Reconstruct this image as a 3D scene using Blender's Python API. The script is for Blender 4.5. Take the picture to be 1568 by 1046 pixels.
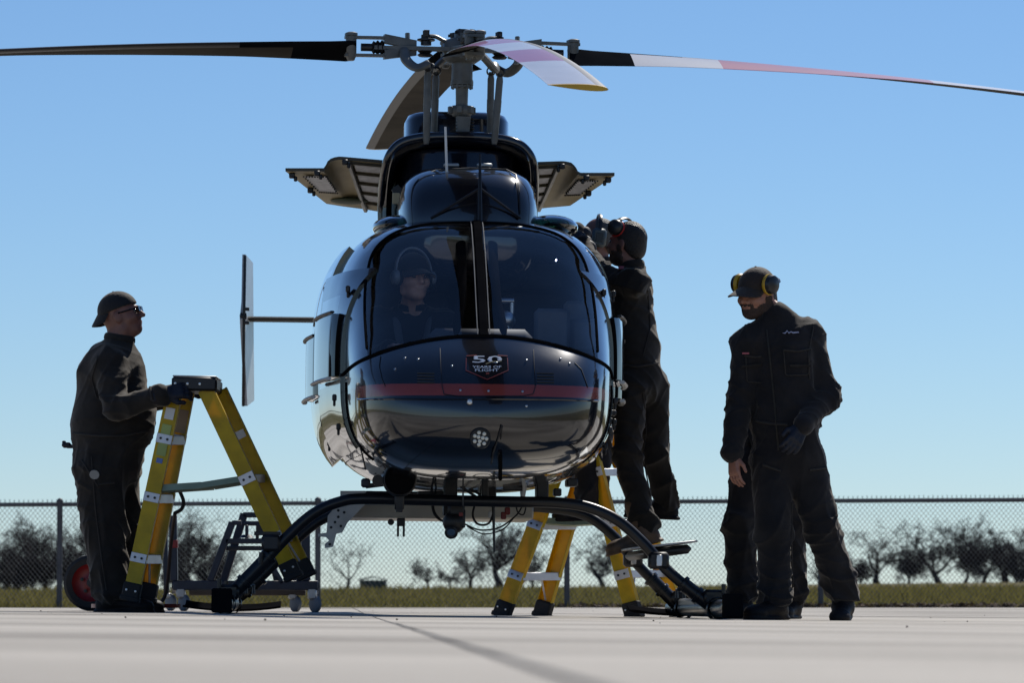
import bpy, bmesh, math, random
import numpy as np
from mathutils import Vector, Matrix, noise
R = math.radians
random.seed(7)

for o in list(bpy.data.objects):
    bpy.data.objects.remove(o, do_unlink=True)
SC = bpy.context.scene
COL = SC.collection

# ------------------------------------------------------------------ camera
F_PX, CAM_H, HORIZON = 6875.0, 0.052, 930.0          # focal length in photo pixels, eye height, level line
PITCH = math.atan((HORIZON - 523) / F_PX)
cam_data = bpy.data.cameras.new('camera')
cam = bpy.data.objects.new('camera', cam_data); COL.objects.link(cam)
cam.location = (0, 0, CAM_H)
cam.rotation_euler = (math.pi / 2 + PITCH, 0, 0)
cam_data.lens = F_PX / 1568 * 36
cam_data.sensor_width = 36
cam_data.clip_start = 0.05
cam_data.clip_end = 6000
cam_data.dof.use_dof = True
cam_data.dof.focus_distance = 23.4
cam_data.dof.aperture_fstop = 9.0
SC.camera = cam

# ------------------------------------------------------------------ sky, sun, exposure
SUN_AZ, SUN_EL = R(24), R(46)                        # azimuth from +Y towards +X
world = bpy.data.worlds.new('World'); SC.world = world
world.use_nodes = True
wn = world.node_tree
sky = wn.nodes.new('ShaderNodeTexSky'); sky.sky_type = 'NISHITA'
sky.sun_disc = False
sky.sun_elevation = SUN_EL
sky.sun_rotation = SUN_AZ
sky.air_density = 0.86; sky.dust_density = 0.0; sky.ozone_density = 9.0
bg = wn.nodes['Background']
bg.inputs['Strength'].default_value = 0.09
wn.links.new(sky.outputs['Color'], bg.inputs['Color'])
sd = bpy.data.lights.new('sun', 'SUN'); sun = bpy.data.objects.new('sun', sd); COL.objects.link(sun)
sd.energy = 4.4; sd.angle = R(0.53); sd.color = (1.0, 0.955, 0.88)
SUNV = Vector((math.cos(SUN_EL) * math.sin(SUN_AZ), math.cos(SUN_EL) * math.cos(SUN_AZ), math.sin(SUN_EL)))
sun.rotation_euler = SUNV.to_track_quat('Z', 'Y').to_euler()
sun.location = (6, 20, 14)
vs = SC.view_settings
vs.view_transform = 'Standard'; vs.look = 'None'; vs.gamma = 1.0; vs.exposure = 0.0
vs.use_curve_mapping = False
SC.cycles.max_bounces = 8
SC.cycles.transparent_max_bounces = 12
SC.cycles.caustics_reflective = False; SC.cycles.caustics_refractive = False
SC.cycles.sample_clamp_indirect = 6.0

def sight(px, py, Y):
    """the point at depth Y that the photograph shows at (px, py)"""
    dx, dy = (px - 784) / F_PX, (523 - py) / F_PX
    c, s = math.cos(PITCH), math.sin(PITCH)
    t = Y / (c - dy * s)
    return Vector((dx * t, Y, CAM_H + (s + dy * c) * t))

def sstep(a, b, x):
    t = min(1.0, max(0.0, (x - a) / (b - a)))
    return t * t * (3 - 2 * t)

def ground_z(X, Y):
    """apron surface: 1 % cross fall near the aircraft, easing to a level far edge"""
    k = sstep(25, 52, Y)
    return (1 - k) * (-0.0105 * X) + k * 0.042

# ------------------------------------------------------------------ materials
MATS = {}
def mat(name, col, rough=0.5, metal=0.0, var=0.12, scale=6.0, bump=0.0, bscale=60.0, coat=0.0, spec=0.5,
        col2=None, detail=5.0, rvar=0.0, stretch=None):
    if name in MATS: return MATS[name]
    m = bpy.data.materials.new(name); m.use_nodes = True
    nt = m.node_tree; N = nt.nodes; L = nt.links
    b = N['Principled BSDF']
    b.inputs['Metallic'].default_value = metal
    b.inputs['Roughness'].default_value = rough
    b.inputs['Specular IOR Level'].default_value = spec
    if coat:
        b.inputs['Coat Weight'].default_value = coat
        b.inputs['Coat Roughness'].default_value = 0.03
    tc = N.new('ShaderNodeTexCoord')
    src = tc.outputs['Object']
    if stretch:
        mp = N.new('ShaderNodeMapping'); mp.inputs['Scale'].default_value = stretch
        L.new(src, mp.inputs['Vector']); src = mp.outputs['Vector']
    n = N.new('ShaderNodeTexNoise'); n.inputs['Scale'].default_value = scale; n.inputs['Detail'].default_value = detail
    L.new(src, n.inputs['Vector'])
    mix = N.new('ShaderNodeMix'); mix.data_type = 'RGBA'
    c1 = tuple(c * (1 - var) for c in col[:3]) + (1,)
    c2 = (tuple(min(1, c * (1 + var)) for c in col[:3]) + (1,)) if col2 is None else tuple(col2[:3]) + (1,)
    mix.inputs[6].default_value = c1; mix.inputs[7].default_value = c2
    mr = N.new('ShaderNodeMapRange'); mr.inputs['From Min'].default_value = 0.35; mr.inputs['From Max'].default_value = 0.65
    L.new(n.outputs['Fac'], mr.inputs['Value'])
    L.new(mr.outputs['Result'], mix.inputs[0])
    L.new(mix.outputs[2], b.inputs['Base Color'])
    if rvar:
        mr2 = N.new('ShaderNodeMapRange')
        mr2.inputs['To Min'].default_value = max(0, rough - rvar); mr2.inputs['To Max'].default_value = rough + rvar
        L.new(n.outputs['Fac'], mr2.inputs['Value']); L.new(mr2.outputs['Result'], b.inputs['Roughness'])
    if bump:
        n2 = N.new('ShaderNodeTexNoise'); n2.inputs['Scale'].default_value = bscale; n2.inputs['Detail'].default_value = 4
        L.new(src, n2.inputs['Vector'])
        bp = N.new('ShaderNodeBump'); bp.inputs['Strength'].default_value = bump; bp.inputs['Distance'].default_value = 0.02
        L.new(n2.outputs['Fac'], bp.inputs['Height']); L.new(bp.outputs['Normal'], b.inputs['Normal'])
    MATS[name] = m
    return m

PAINT = mat('gloss_black_paint', (0.0055, 0.007, 0.012), rough=0.16, var=0.1, coat=1.0, spec=0.5, scale=3, bump=.035, bscale=5, rvar=.06)
RED = mat('red_stripe_paint', (0.24, 0.04, 0.028), rough=0.25, coat=1.0, var=0.05)
TRIM = mat('black_trim', (0.012, 0.012, 0.014), rough=0.45, var=0.2)
RUBBER = mat('black_rubber', (0.012, 0.012, 0.013), rough=0.75, var=0.25, bump=0.15)
BLKTUBE = mat('black_tube_enamel', (0.007, 0.008, 0.011), rough=0.36, var=0.2, coat=0.15, rvar=0.1, spec=.35)
HUBGREY = mat('hub_grey_paint', (0.115, 0.12, 0.115), rough=0.42, var=0.2, scale=14, rvar=0.1)
HUBDARK = mat('hub_dark_metal', (0.035, 0.036, 0.04), rough=0.4, metal=0.5, var=0.3, scale=20)
STEEL = mat('bare_aluminium', (0.55, 0.56, 0.57), rough=0.35, metal=1.0, var=0.12, scale=12, rvar=0.1)
DULLALU = mat('dull_aluminium_sheet', (0.5, 0.5, 0.49), rough=0.5, metal=0.7, var=0.15, scale=10)
PRIMER = mat('tan_primer', (0.44, 0.37, 0.22), rough=0.5, var=0.12, scale=5)
PRIMERD = mat('dark_cowl_edge', (0.07, 0.06, 0.04), rough=0.5, var=0.2)
SILVERPAD = mat('silver_heat_blanket', (0.55, 0.56, 0.6), rough=0.45, metal=0.4, var=0.15, scale=30)
WHITEPL = mat('white_plastic', (0.72, 0.72, 0.7), rough=0.45, var=0.06)
ALUSTEP = mat('ladder_aluminium', (0.62, 0.63, 0.66), rough=0.45, metal=0.55, var=0.1)
NAVY = mat('navy_steel_paint', (0.012, 0.018, 0.035), rough=0.45, var=0.2, scale=12)
REDRIM = mat('red_enamel', (0.2, 0.008, 0.008), rough=0.4, var=0.2)
SKIN = mat('skin', (0.33, 0.155, 0.105), rough=0.5, var=0.1, scale=25)
SKIN3 = mat('brightened_skin', (0.6, 0.35, 0.26), rough=0.5, var=0.1, scale=25)  # pilot only: light on his face in the dim cabin is put into the colour
SKIN2 = mat('tanned_skin', (0.20, 0.09, 0.065), rough=0.5, var=0.12, scale=25)
COVER = mat('charcoal_coverall_cloth', (0.014, 0.013, 0.0145), rough=0.85, var=0.22, scale=9, bump=0.12, bscale=30, spec=0.25)
COVER2 = mat('dark_olive_coverall_cloth', (0.021, 0.018, 0.016), rough=0.85, var=0.25, scale=8, bump=0.12, bscale=30, spec=0.25)
GLOVE = mat('black_navy_glove', (0.008, 0.010, 0.019), rough=0.65, var=0.25, bump=0.2)
BOOTBLK = mat('black_boot_leather', (0.012, 0.010, 0.010), spec=.2, rough=0.6, var=0.25, bump=0.15)
BOOTBRN = mat('brown_boot_leather', (0.13, 0.075, 0.04), rough=0.6, var=0.3, scale=18, bump=0.15)
HAIR = mat('dark_hair', (0.016, 0.011, 0.008), rough=0.5, var=0.3, bump=0.6, bscale=140)
CAPBRN = mat('brown_cap_cloth', (0.022, 0.013, 0.009), rough=0.8, var=0.15, bump=0.2)
CAPBLK = mat('black_cap_cloth', (0.007, 0.007, 0.009), rough=0.8, var=0.2, bump=0.2)
MUFFY = mat('yellow_muff_ring', (0.55, 0.33, 0.02), rough=0.45, var=0.08)
MUFFB = mat('black_muff_shell', (0.015, 0.016, 0.018), rough=0.35, var=0.1)
MUFFR = mat('red_muff_ring', (0.5, 0.02, 0.02), rough=0.4, var=0.1)
MUFFT = mat('teal_grey_muff_shell', (0.06, 0.085, 0.095), rough=0.45, var=0.15)
SEAT = mat('dark_seat_fabric', (0.03, 0.03, 0.034), rough=0.8, var=0.2)
PANEL = mat('instrument_panel_grey', (0.05, 0.05, 0.055), rough=0.6, var=0.2)
GREYBOX = mat('cabin_grey_plastic', (0.16, 0.165, 0.18), rough=0.55, var=0.15)

def cloth_sheen(m, w=.32):
    b = m.node_tree.nodes['Principled BSDF']; b.inputs['Sheen Weight'].default_value = w; b.inputs['Sheen Roughness'].default_value = .45
    b.inputs['Sheen Tint'].default_value = (.75, .68, .6, 1)
for m_ in (COVER, COVER2, CAPBRN, CAPBLK): cloth_sheen(m_)
FLATBLK = mat('flat_black', (.008, .008, .009), rough=.9, var=.2, spec=0.0)
def fibreglass():
    m = mat('yellow_fibreglass', (0.58, 0.42, 0.002), rough=0.42, var=0.16, scale=11, bump=0.05, bscale=120)
    nt = m.node_tree; N = nt.nodes; L = nt.links; b = N['Principled BSDF']; out = N['Material Output']
    tr = N.new('ShaderNodeBsdfTranslucent'); tr.inputs['Color'].default_value = (.9, .5, .01, 1)
    mx = N.new('ShaderNodeMixShader'); mx.inputs[0].default_value = .27
    L.new(b.outputs[0], mx.inputs[1]); L.new(tr.outputs[0], mx.inputs[2]); L.new(mx.outputs[0], out.inputs['Surface'])
    return m
YELLOW = fibreglass()
def glass(name, tint, ior=1.5, boost=1.7, rough=0.0):
    m = bpy.data.materials.new(name); m.use_nodes = True
    nt = m.node_tree; N = nt.nodes; L = nt.links
    out = N['Material Output']; N.remove(N['Principled BSDF'])
    tr = N.new('ShaderNodeBsdfTransparent'); tr.inputs['Color'].default_value = tuple(tint) + (1,)
    gl = N.new('ShaderNodeBsdfGlossy'); gl.inputs['Roughness'].default_value = rough
    gl.inputs['Color'].default_value = (0.97, 0.98, 1, 1)
    lw = N.new('ShaderNodeLayerWeight'); lw.inputs['Blend'].default_value = .5
    pw = N.new('ShaderNodeMath'); pw.operation = 'POWER'; pw.inputs[1].default_value = 5.0
    L.new(lw.outputs['Facing'], pw.inputs[0])
    ma = N.new('ShaderNodeMath'); ma.operation = 'MULTIPLY_ADD'; ma.inputs[1].default_value = .94; ma.inputs[2].default_value = .045
    L.new(pw.outputs[0], ma.inputs[0]); fr = ma
    mu = N.new('ShaderNodeMath'); mu.operation = 'MULTIPLY'; mu.use_clamp = True; mu.inputs[1].default_value = boost
    mx = N.new('ShaderNodeMixShader')
    L.new(fr.outputs[0], mu.inputs[0]); L.new(mu.outputs[0], mx.inputs[0])
    L.new(tr.outputs[0], mx.inputs[1]); L.new(gl.outputs[0], mx.inputs[2]); L.new(mx.outputs[0], out.inputs['Surface'])
    MATS[name] = m
    return m
GLASS = glass('windshield_acrylic', (0.9, 0.92, 0.95), boost=.95)
SMOKE = glass('smoked_door_acrylic_clear', (0.30, 0.33, 0.37), boost=1.6)
SKYLIGHT = glass('green_tinted_acrylic', (0.10, 0.20, 0.17), boost=1.8)
DOORGLASS = mat('smoked_door_acrylic', (0.010, 0.013, 0.018), rough=0.04, coat=1.0, var=0.05)

# ------------------------------------------------------------------ mesh building
class MB:
    def __init__(self):
        self.v = []; self.f = []; self.m = []; self.s = []
    def add(self, verts, faces, mi=0, smooth=True):
        n = len(self.v)
        self.v.extend([tuple(p) for p in verts])
        for f in faces:
            self.f.append(tuple(i + n for i in f)); self.m.append(mi); self.s.append(smooth)
        return self
    def box(self, c, size, rot=None, ch=None, mi=0):
        hx, hy, hz = size[0] / 2, size[1] / 2, size[2] / 2
        if ch is None: ch = min(hx, hy, hz) * 0.18
        M = rot.to_3x3() if rot is not None else Matrix.Identity(3)
        c = Vector(c); P = []; idx = {}
        for sx in (-1, 1):
            for sy in (-1, 1):
                for sz in (-1, 1):
                    for a, p in enumerate(((hx, hy - ch, hz - ch), (hx - ch, hy, hz - ch), (hx - ch, hy - ch, hz))):
                        idx[(sx, sy, sz, a)] = len(P)
                        P.append(c + M @ Vector((sx * p[0], sy * p[1], sz * p[2])))
        Fc = []
        I = idx
        for s in (-1, 1):
            Fc.append([I[(s, -1, -1, 0)], I[(s, 1, -1, 0)], I[(s, 1, 1, 0)], I[(s, -1, 1, 0)]])
            Fc.append([I[(-1, s, -1, 1)], I[(1, s, -1, 1)], I[(1, s, 1, 1)], I[(-1, s, 1, 1)]])
            Fc.append([I[(-1, -1, s, 2)], I[(1, -1, s, 2)], I[(1, 1, s, 2)], I[(-1, 1, s, 2)]])
        for a in (-1, 1):
            for b in (-1, 1):
                Fc.append([I[(a, b, -1, 0)], I[(a, b, 1, 0)], I[(a, b, 1, 1)], I[(a, b, -1, 1)]])
                Fc.append([I[(a, -1, b, 0)], I[(a, 1, b, 0)], I[(a, 1, b, 2)], I[(a, -1, b, 2)]])
                Fc.append([I[(-1, a, b, 1)], I[(1, a, b, 1)], I[(1, a, b, 2)], I[(-1, a, b, 2)]])
                for d in (-1, 1):
                    Fc.append([I[(a, b, d, 0)], I[(a, b, d, 1)], I[(a, b, d, 2)]])
        return self.add(P, Fc, mi, False)
    def tube(self, pts, r, n=10, caps=True, mi=0, flat=None, squash=1.0):
        pts = [Vector(p) for p in pts]
        k = len(pts)
        rs = r if isinstance(r, (list, tuple)) else [r] * k
        ref = None; V = []
        for i, p in enumerate(pts):
            t = (pts[min(i + 1, k - 1)] - pts[max(i - 1, 0)])
            t = t.normalized() if t.length > 1e-9 else Vector((0, 0, 1))
            if ref is None:
                if flat is not None: ref = Vector(flat)
                else: ref = Vector((0, 0, 1)) if abs(t.z) < 0.9 else Vector((0, 1, 0))
            a = (ref - t * ref.dot(t)).normalized(); b = t.cross(a); ref = a
            for j in range(n):
                q = 2 * math.pi * (j + 0.5) / n
                V.append(p + (a * math.cos(q) * squash + b * math.sin(q)) * rs[i])
        Fc = [(i * n + j, i * n + (j + 1) % n, (i + 1) * n + (j + 1) % n, (i + 1) * n + j) for i in range(k - 1) for j in range(n)]
        self.add(V, Fc, mi, True)
        if caps:
            m = len(self.v) - len(V)
            self.f.append(tuple(m + j for j in range(n))[::-1]); self.m.append(mi); self.s.append(False)
            self.f.append(tuple(m + (k - 1) * n + j for j in range(n))); self.m.append(mi); self.s.append(False)
        return self
    def lathe(self, prof, o, axis, n=24, mi=0, ref=None):
        """prof: (radius, distance along axis)"""
        ax = Vector(axis).normalized(); o = Vector(o)
        ref = Vector(ref) if ref is not None else (Vector((0, 0, 1)) if abs(ax.z) < 0.9 else Vector((1, 0, 0)))
        a = (ref - ax * ref.dot(ax)).normalized(); b = ax.cross(a); V = []
        for (r, h) in prof:
            for j in range(n):
                q = 2 * math.pi * j / n
                V.append(o + ax * h + (a * math.cos(q) + b * math.sin(q)) * max(r, 1e-5))
        k = len(prof)
        Fc = [(i * n + j, i * n + (j + 1) % n, (i + 1) * n + (j + 1) % n, (i + 1) * n + j) for i in range(k - 1) for j in range(n)]
        return self.add(V, Fc, mi, True)
    def prism(self, poly, o, u, w, t, mi=0):
        """polygon in the (u, w) plane at o, thickness t centred"""
        o = Vector(o); u = Vector(u).normalized(); w = Vector(w); w = (w - u * w.dot(u)).normalized(); n = u.cross(w)
        k = len(poly)
        V = [o + u * a + w * b - n * t / 2 for a, b in poly] + [o + u * a + w * b + n * t / 2 for a, b in poly]
        Fc = [tuple(range(k))[::-1], tuple(range(k, 2 * k))] + [(i, (i + 1) % k, k + (i + 1) % k, k + i) for i in range(k)]
        return self.add(V, Fc, mi, False)
    def extrude(self, poly, p0, p1, u, mi=0):
        """polygon section (u, v) swept from p0 to p1"""
        p0, p1 = Vector(p0), Vector(p1); t = (p1 - p0).normalized()
        u = Vector(u); u = (u - t * u.dot(t)).normalized(); v = t.cross(u); k = len(poly)
        V = [p0 + u * a + v * b for a, b in poly] + [p1 + u * a + v * b for a, b in poly]
        Fc = [tuple(range(k))[::-1], tuple(range(k, 2 * k))] + [(i, (i + 1) % k, k + (i + 1) % k, k + i) for i in range(k)]
        return self.add(V, Fc, mi, False)
    def grid(self, rows, mi=0, closed=False, smooth=True):
        m = len(rows[0]); V = [p for r in rows for p in r]
        Fc = []
        for i in range(len(rows) - 1):
            for j in range(m if closed else m - 1):
                Fc.append((i * m + j, i * m + (j + 1) % m, (i + 1) * m + (j + 1) % m, (i + 1) * m + j))
        return self.add(V, Fc, mi, smooth)
    def ball(self, c, r, n=16, mi=0, axis=(0, 0, 1)):
        rr = r if isinstance(r, (list, tuple)) else (r, r, r)
        V = []; k = n // 2
        for i in range(k + 1):
            a = -math.pi / 2 + math.pi * i / k
            for j in range(n):
                q = 2 * math.pi * j / n
                V.append((c[0] + rr[0] * math.cos(a) * math.cos(q), c[1] + rr[1] * math.cos(a) * math.sin(q), c[2] + rr[2] * math.sin(a)))
        Fc = [(i * n + j, i * n + (j + 1) % n, (i + 1) * n + (j + 1) % n, (i + 1) * n + j) for i in range(k) for j in range(n)]
        return self.add(V, Fc, mi, True)
    def build(self, name, mats, parent=None, sharp=40, fix=True):
        me = bpy.data.meshes.new(name)
        me.from_pydata(self.v, [], self.f)
        if not isinstance(mats, (list, tuple)): mats = [mats]
        for mm in mats: me.materials.append(mm)
        if fix:
            bm = bmesh.new(); bm.from_mesh(me)
            for fc, mi, s in zip(bm.faces, self.m, self.s): fc.material_index = mi; fc.smooth = s
            bmesh.ops.remove_doubles(bm, verts=bm.verts, dist=1e-5)
            bmesh.ops.recalc_face_normals(bm, faces=bm.faces)
            bm.to_mesh(me); bm.free()
        else:
            me.polygons.foreach_set('material_index', self.m); me.polygons.foreach_set('use_smooth', self.s)
        if sharp: me.set_sharp_from_angle(angle=R(sharp))
        return link(name, me, parent)

def link(name, data, parent=None):
    o = bpy.data.objects.new(name, data); COL.objects.link(o)
    if parent is not None: o.parent = parent
    return o
def tag(o, label=None, cat=None, group=None, kind=None):
    if label: o['label'] = label
    if cat: o['category'] = cat
    if group: o['group'] = group
    if kind: o['kind'] = kind
    return o
def empty(name, loc=(0, 0, 0), rot=(0, 0, 0)):
    o = link(name, None); o.location = loc; o.rotation_euler = rot; o.empty_display_size = 0.2
    return o
def smooth_path(pts, sub=6):
    pts = [Vector(p) for p in pts]; out = []
    for i in range(len(pts) - 1):
        p0 = pts[max(i - 1, 0)]; p1 = pts[i]; p2 = pts[i + 1]; p3 = pts[min(i + 2, len(pts) - 1)]
        for k in range(sub):
            t = k / sub
            out.append(0.5 * ((2 * p1) + (p2 - p0) * t + (2 * p0 - 5 * p1 + 4 * p2 - p3) * t * t + (3 * p1 - p0 - 3 * p2 + p3) * t ** 3))
    out.append(pts[-1])
    return out
def np_mesh(name, V, faces, mats, parent=None, smooth=True, sharp=None):
    """V (n,3) array, faces (m,k) array"""
    me = bpy.data.meshes.new(name); V = np.asarray(V, np.float32); faces = np.asarray(faces, np.int32)
    me.vertices.add(len(V)); me.vertices.foreach_set('co', V.ravel())
    m, k = faces.shape
    me.loops.add(m * k); me.loops.foreach_set('vertex_index', faces.ravel())
    me.polygons.add(m); me.polygons.foreach_set('loop_start', np.arange(0, m * k, k, dtype=np.int32))
    me.polygons.foreach_set('use_smooth', np.full(m, smooth, bool))
    me.update(calc_edges=True); me.validate()
    if not isinstance(mats, (list, tuple)): mats = [mats]
    for mm in mats: me.materials.append(mm)
    if sharp: me.set_sharp_from_angle(angle=R(sharp))
    return link(name, me, parent)
# ================================================================== SETTING
# ---- concrete material (stains, tyre-grey bands, pores)
def concrete_mat():
    m = bpy.data.materials.new('apron_concrete'); m.use_nodes = True
    nt = m.node_tree; N = nt.nodes; L = nt.links; b = N['Principled BSDF']
    b.inputs['Roughness'].default_value = 0.82; b.inputs['Specular IOR Level'].default_value = 0.3
    tc = N.new('ShaderNodeTexCoord')
    def ns(scale, detail, sx=1.0, sy=1.0):
        mp = N.new('ShaderNodeMapping'); mp.inputs['Scale'].default_value = (sx, sy, 1)
        L.new(tc.outputs['Object'], mp.inputs['Vector'])
        n = N.new('ShaderNodeTexNoise'); n.inputs['Scale'].default_value = scale; n.inputs['Detail'].default_value = detail
        L.new(mp.outputs['Vector'], n.inputs['Vector']); return n
    a = ns(0.4, 7); c = ns(0.5, 5, 0.18, 1.6); d = ns(40, 4)
    r = N.new('ShaderNodeValToRGB')
    r.color_ramp.elements[0].position = 0.3; r.color_ramp.elements[0].color = (0.36, 0.325, 0.275, 1)
    r.color_ramp.elements[1].position = 0.7; r.color_ramp.elements[1].color = (0.60, 0.55, 0.475, 1)
    L.new(a.outputs['Fac'], r.inputs[0])
    r2 = N.new('ShaderNodeValToRGB')
    r2.color_ramp.elements[0].position = 0.36; r2.color_ramp.elements[0].color = (0.60, 0.59, 0.58, 1)
    r2.color_ramp.elements[1].position = 0.56; r2.color_ramp.elements[1].color = (1, 1, 1, 1)
    L.new(c.outputs['Fac'], r2.inputs[0])
    mx = N.new('ShaderNodeMix'); mx.data_type = 'RGBA'; mx.blend_type = 'MULTIPLY'; mx.inputs[0].default_value = 1
    L.new(r.outputs[0], mx.inputs[6]); L.new(r2.outputs[0], mx.inputs[7])
    r3 = N.new('ShaderNodeValToRGB')
    r3.color_ramp.elements[0].position = 0.33; r3.color_ramp.elements[0].color = (0.72, 0.72, 0.72, 1)
    r3.color_ramp.elements[1].position = 0.5; r3.color_ramp.elements[1].color = (1, 1, 1, 1)
    L.new(d.outputs['Fac'], r3.inputs[0])
    mx2 = N.new('ShaderNodeMix'); mx2.data_type = 'RGBA'; mx2.blend_type = 'MULTIPLY'; mx2.inputs[0].default_value = 0.6
    L.new(mx.outputs[2], mx2.inputs[6]); L.new(r3.outputs[0], mx2.inputs[7])
    L.new(mx2.outputs[2], b.inputs['Base Color'])
    bp = N.new('ShaderNodeBump'); bp.inputs['Strength'].default_value = 0.25; bp.inputs['Distance'].default_value = 0.006
    L.new(d.outputs['Fac'], bp.inputs['Height']); L.new(bp.outputs['Normal'], b.inputs['Normal'])
    MATS['concrete'] = m
    return m
CONC = concrete_mat()
JOINT = mat('joint_sealant', (0.25, 0.235, 0.21), rough=0.9, var=0.2)
GRASSM = mat('winter_grass_ground', (0.12, 0.115, 0.03), rough=0.95, var=0.3, scale=0.16, col2=(0.22, 0.17, 0.08), spec=0.1)
BLADE = mat('grass_blades', (0.09, 0.1, 0.02), rough=0.9, var=0.4, scale=0.3, col2=(0.28, 0.21, 0.10), spec=0.1)
def translucent(m, c, f):
    nt = m.node_tree; N = nt.nodes; L = nt.links; b = N['Principled BSDF']
    tr = N.new('ShaderNodeBsdfTranslucent'); tr.inputs['Color'].default_value = tuple(c) + (1,)
    mx = N.new('ShaderNodeMixShader'); mx.inputs[0].default_value = f
    L.new(b.outputs[0], mx.inputs[1]); L.new(tr.outputs[0], mx.inputs[2]); L.new(mx.outputs[0], N['Material Output'].inputs['Surface'])
translucent(BLADE, (.18, .16, .045), .45)
LITTER = mat('dry_leaf_litter', (0.11, 0.07, 0.045), rough=0.95, var=0.5, scale=7, col2=(0.3, 0.22, 0.16))
BARK = mat('dark_oak_bark', (0.03, 0.026, 0.025), rough=0.95, var=0.3, scale=3)
GALV = mat('galvanised_steel', (0.075, 0.077, 0.085), rough=0.6, metal=0.3, var=0.15, scale=5)
WIRE = mat('galvanised_wire', (0.085, 0.09, 0.10), rough=0.6, metal=0.3, var=0.1)

EDGE_Y = 53.0
# ---- field: one sheet to the horizon, rising gently behind the fence
def field_z(X, Y):
    if Y < EDGE_Y - 1: return -0.12
    ridge_px = 909 - 17 * ((X * F_PX / 340.0 + 784) / 1568)
    zr = CAM_H + (HORIZON - ridge_px) * 340.0 / F_PX
    zr = max(0.2, min(3.5, zr))
    e = 0.03
    k = min(1.0, (Y - EDGE_Y) / (340.0 - EDGE_Y)) if Y > EDGE_Y else 0
    z = e + (zr - e) * k
    if Y > 340: z -= min(3.0, (Y - 340) * 0.004)
    return z
ys = [-3000, -400, -80, 20, 48, EDGE_Y - 1.01, EDGE_Y - 0.05, 56, 60, 66, 74, 86, 100, 120, 145, 175, 210, 250, 290, 325, 340, 360, 400, 500, 700, 1100, 2000, 5000]
xs = [-4000, -1500, -600, -300, -150, -90, -60, -45, -30, -20, -12, -6, 0, 6, 12, 20, 30, 45, 60, 90, 150, 300, 600, 1500, 4000]
mb = MB()
mb.grid([[(x, y, field_z(x, y) + (0.03 * noise.noise(Vector((x * .13, y * .09, 0))) if EDGE_Y < y < 330 else 0)) for x in xs] for y in ys])
field = mb.build('field', GRASSM, sharp=None)
tag(field, kind='structure')

# ---- apron: bed plus separate concrete slabs with open joints
def gx(k, Y): return 0.17 - 0.039 * Y + k * 6.1          # longitudinal joints run slightly askew
rowsY = [EDGE_Y - 0.02] + [44.1, 38.0, 31.7, 25.5, 19.4, 13.3, 7.2, 1.1, -5.0, -11.1, -17.2, -23.3, -40.0]
mb = MB()
by = [EDGE_Y - 0.02 - i * 3.1 for i in range(31)]
mb.grid([[(x, y, ground_z(x, y) - 0.035) for x in (-40, -26, -19, -13, -7, -3, 0, 3, 7, 13, 19, 26, 40)] for y in by])
apron = mb.build('apron', JOINT, sharp=None)
tag(apron, kind='structure')
rnd = random.Random(5)
for i in range(len(rowsY) - 1):
    y1, y0 = rowsY[i], rowsY[i + 1]
    for k in range(-4, 4):
        g = 0.0055; n = 10
        lift = rnd.uniform(-0.0015, 0.0015)
        rows = []
        for a in range(n + 1):
            Y = y0 + g + (y1 - y0 - 2 * g) * a / n
            xa, xb = gx(k, Y) + g, gx(k + 1, Y) - g
            rows.append([(xa + (xb - xa) * b / n, Y, ground_z(xa + (xb - xa) * b / n, Y) + lift) for b in range(n + 1)])
        mb = MB(); mb.grid(rows)
        # side skirts so the joints have depth
        ring = rows[0] + [r[-1] for r in rows[1:]] + rows[-1][::-1][1:] + [r[0] for r in rows[::-1][1:-1]]
        low = [(p[0], p[1], p[2] - 0.034) for p in ring]
        mb.grid([ring, low], closed=True, smooth=False)
        mb.build('slab', CONC, apron, sharp=30)

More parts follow.
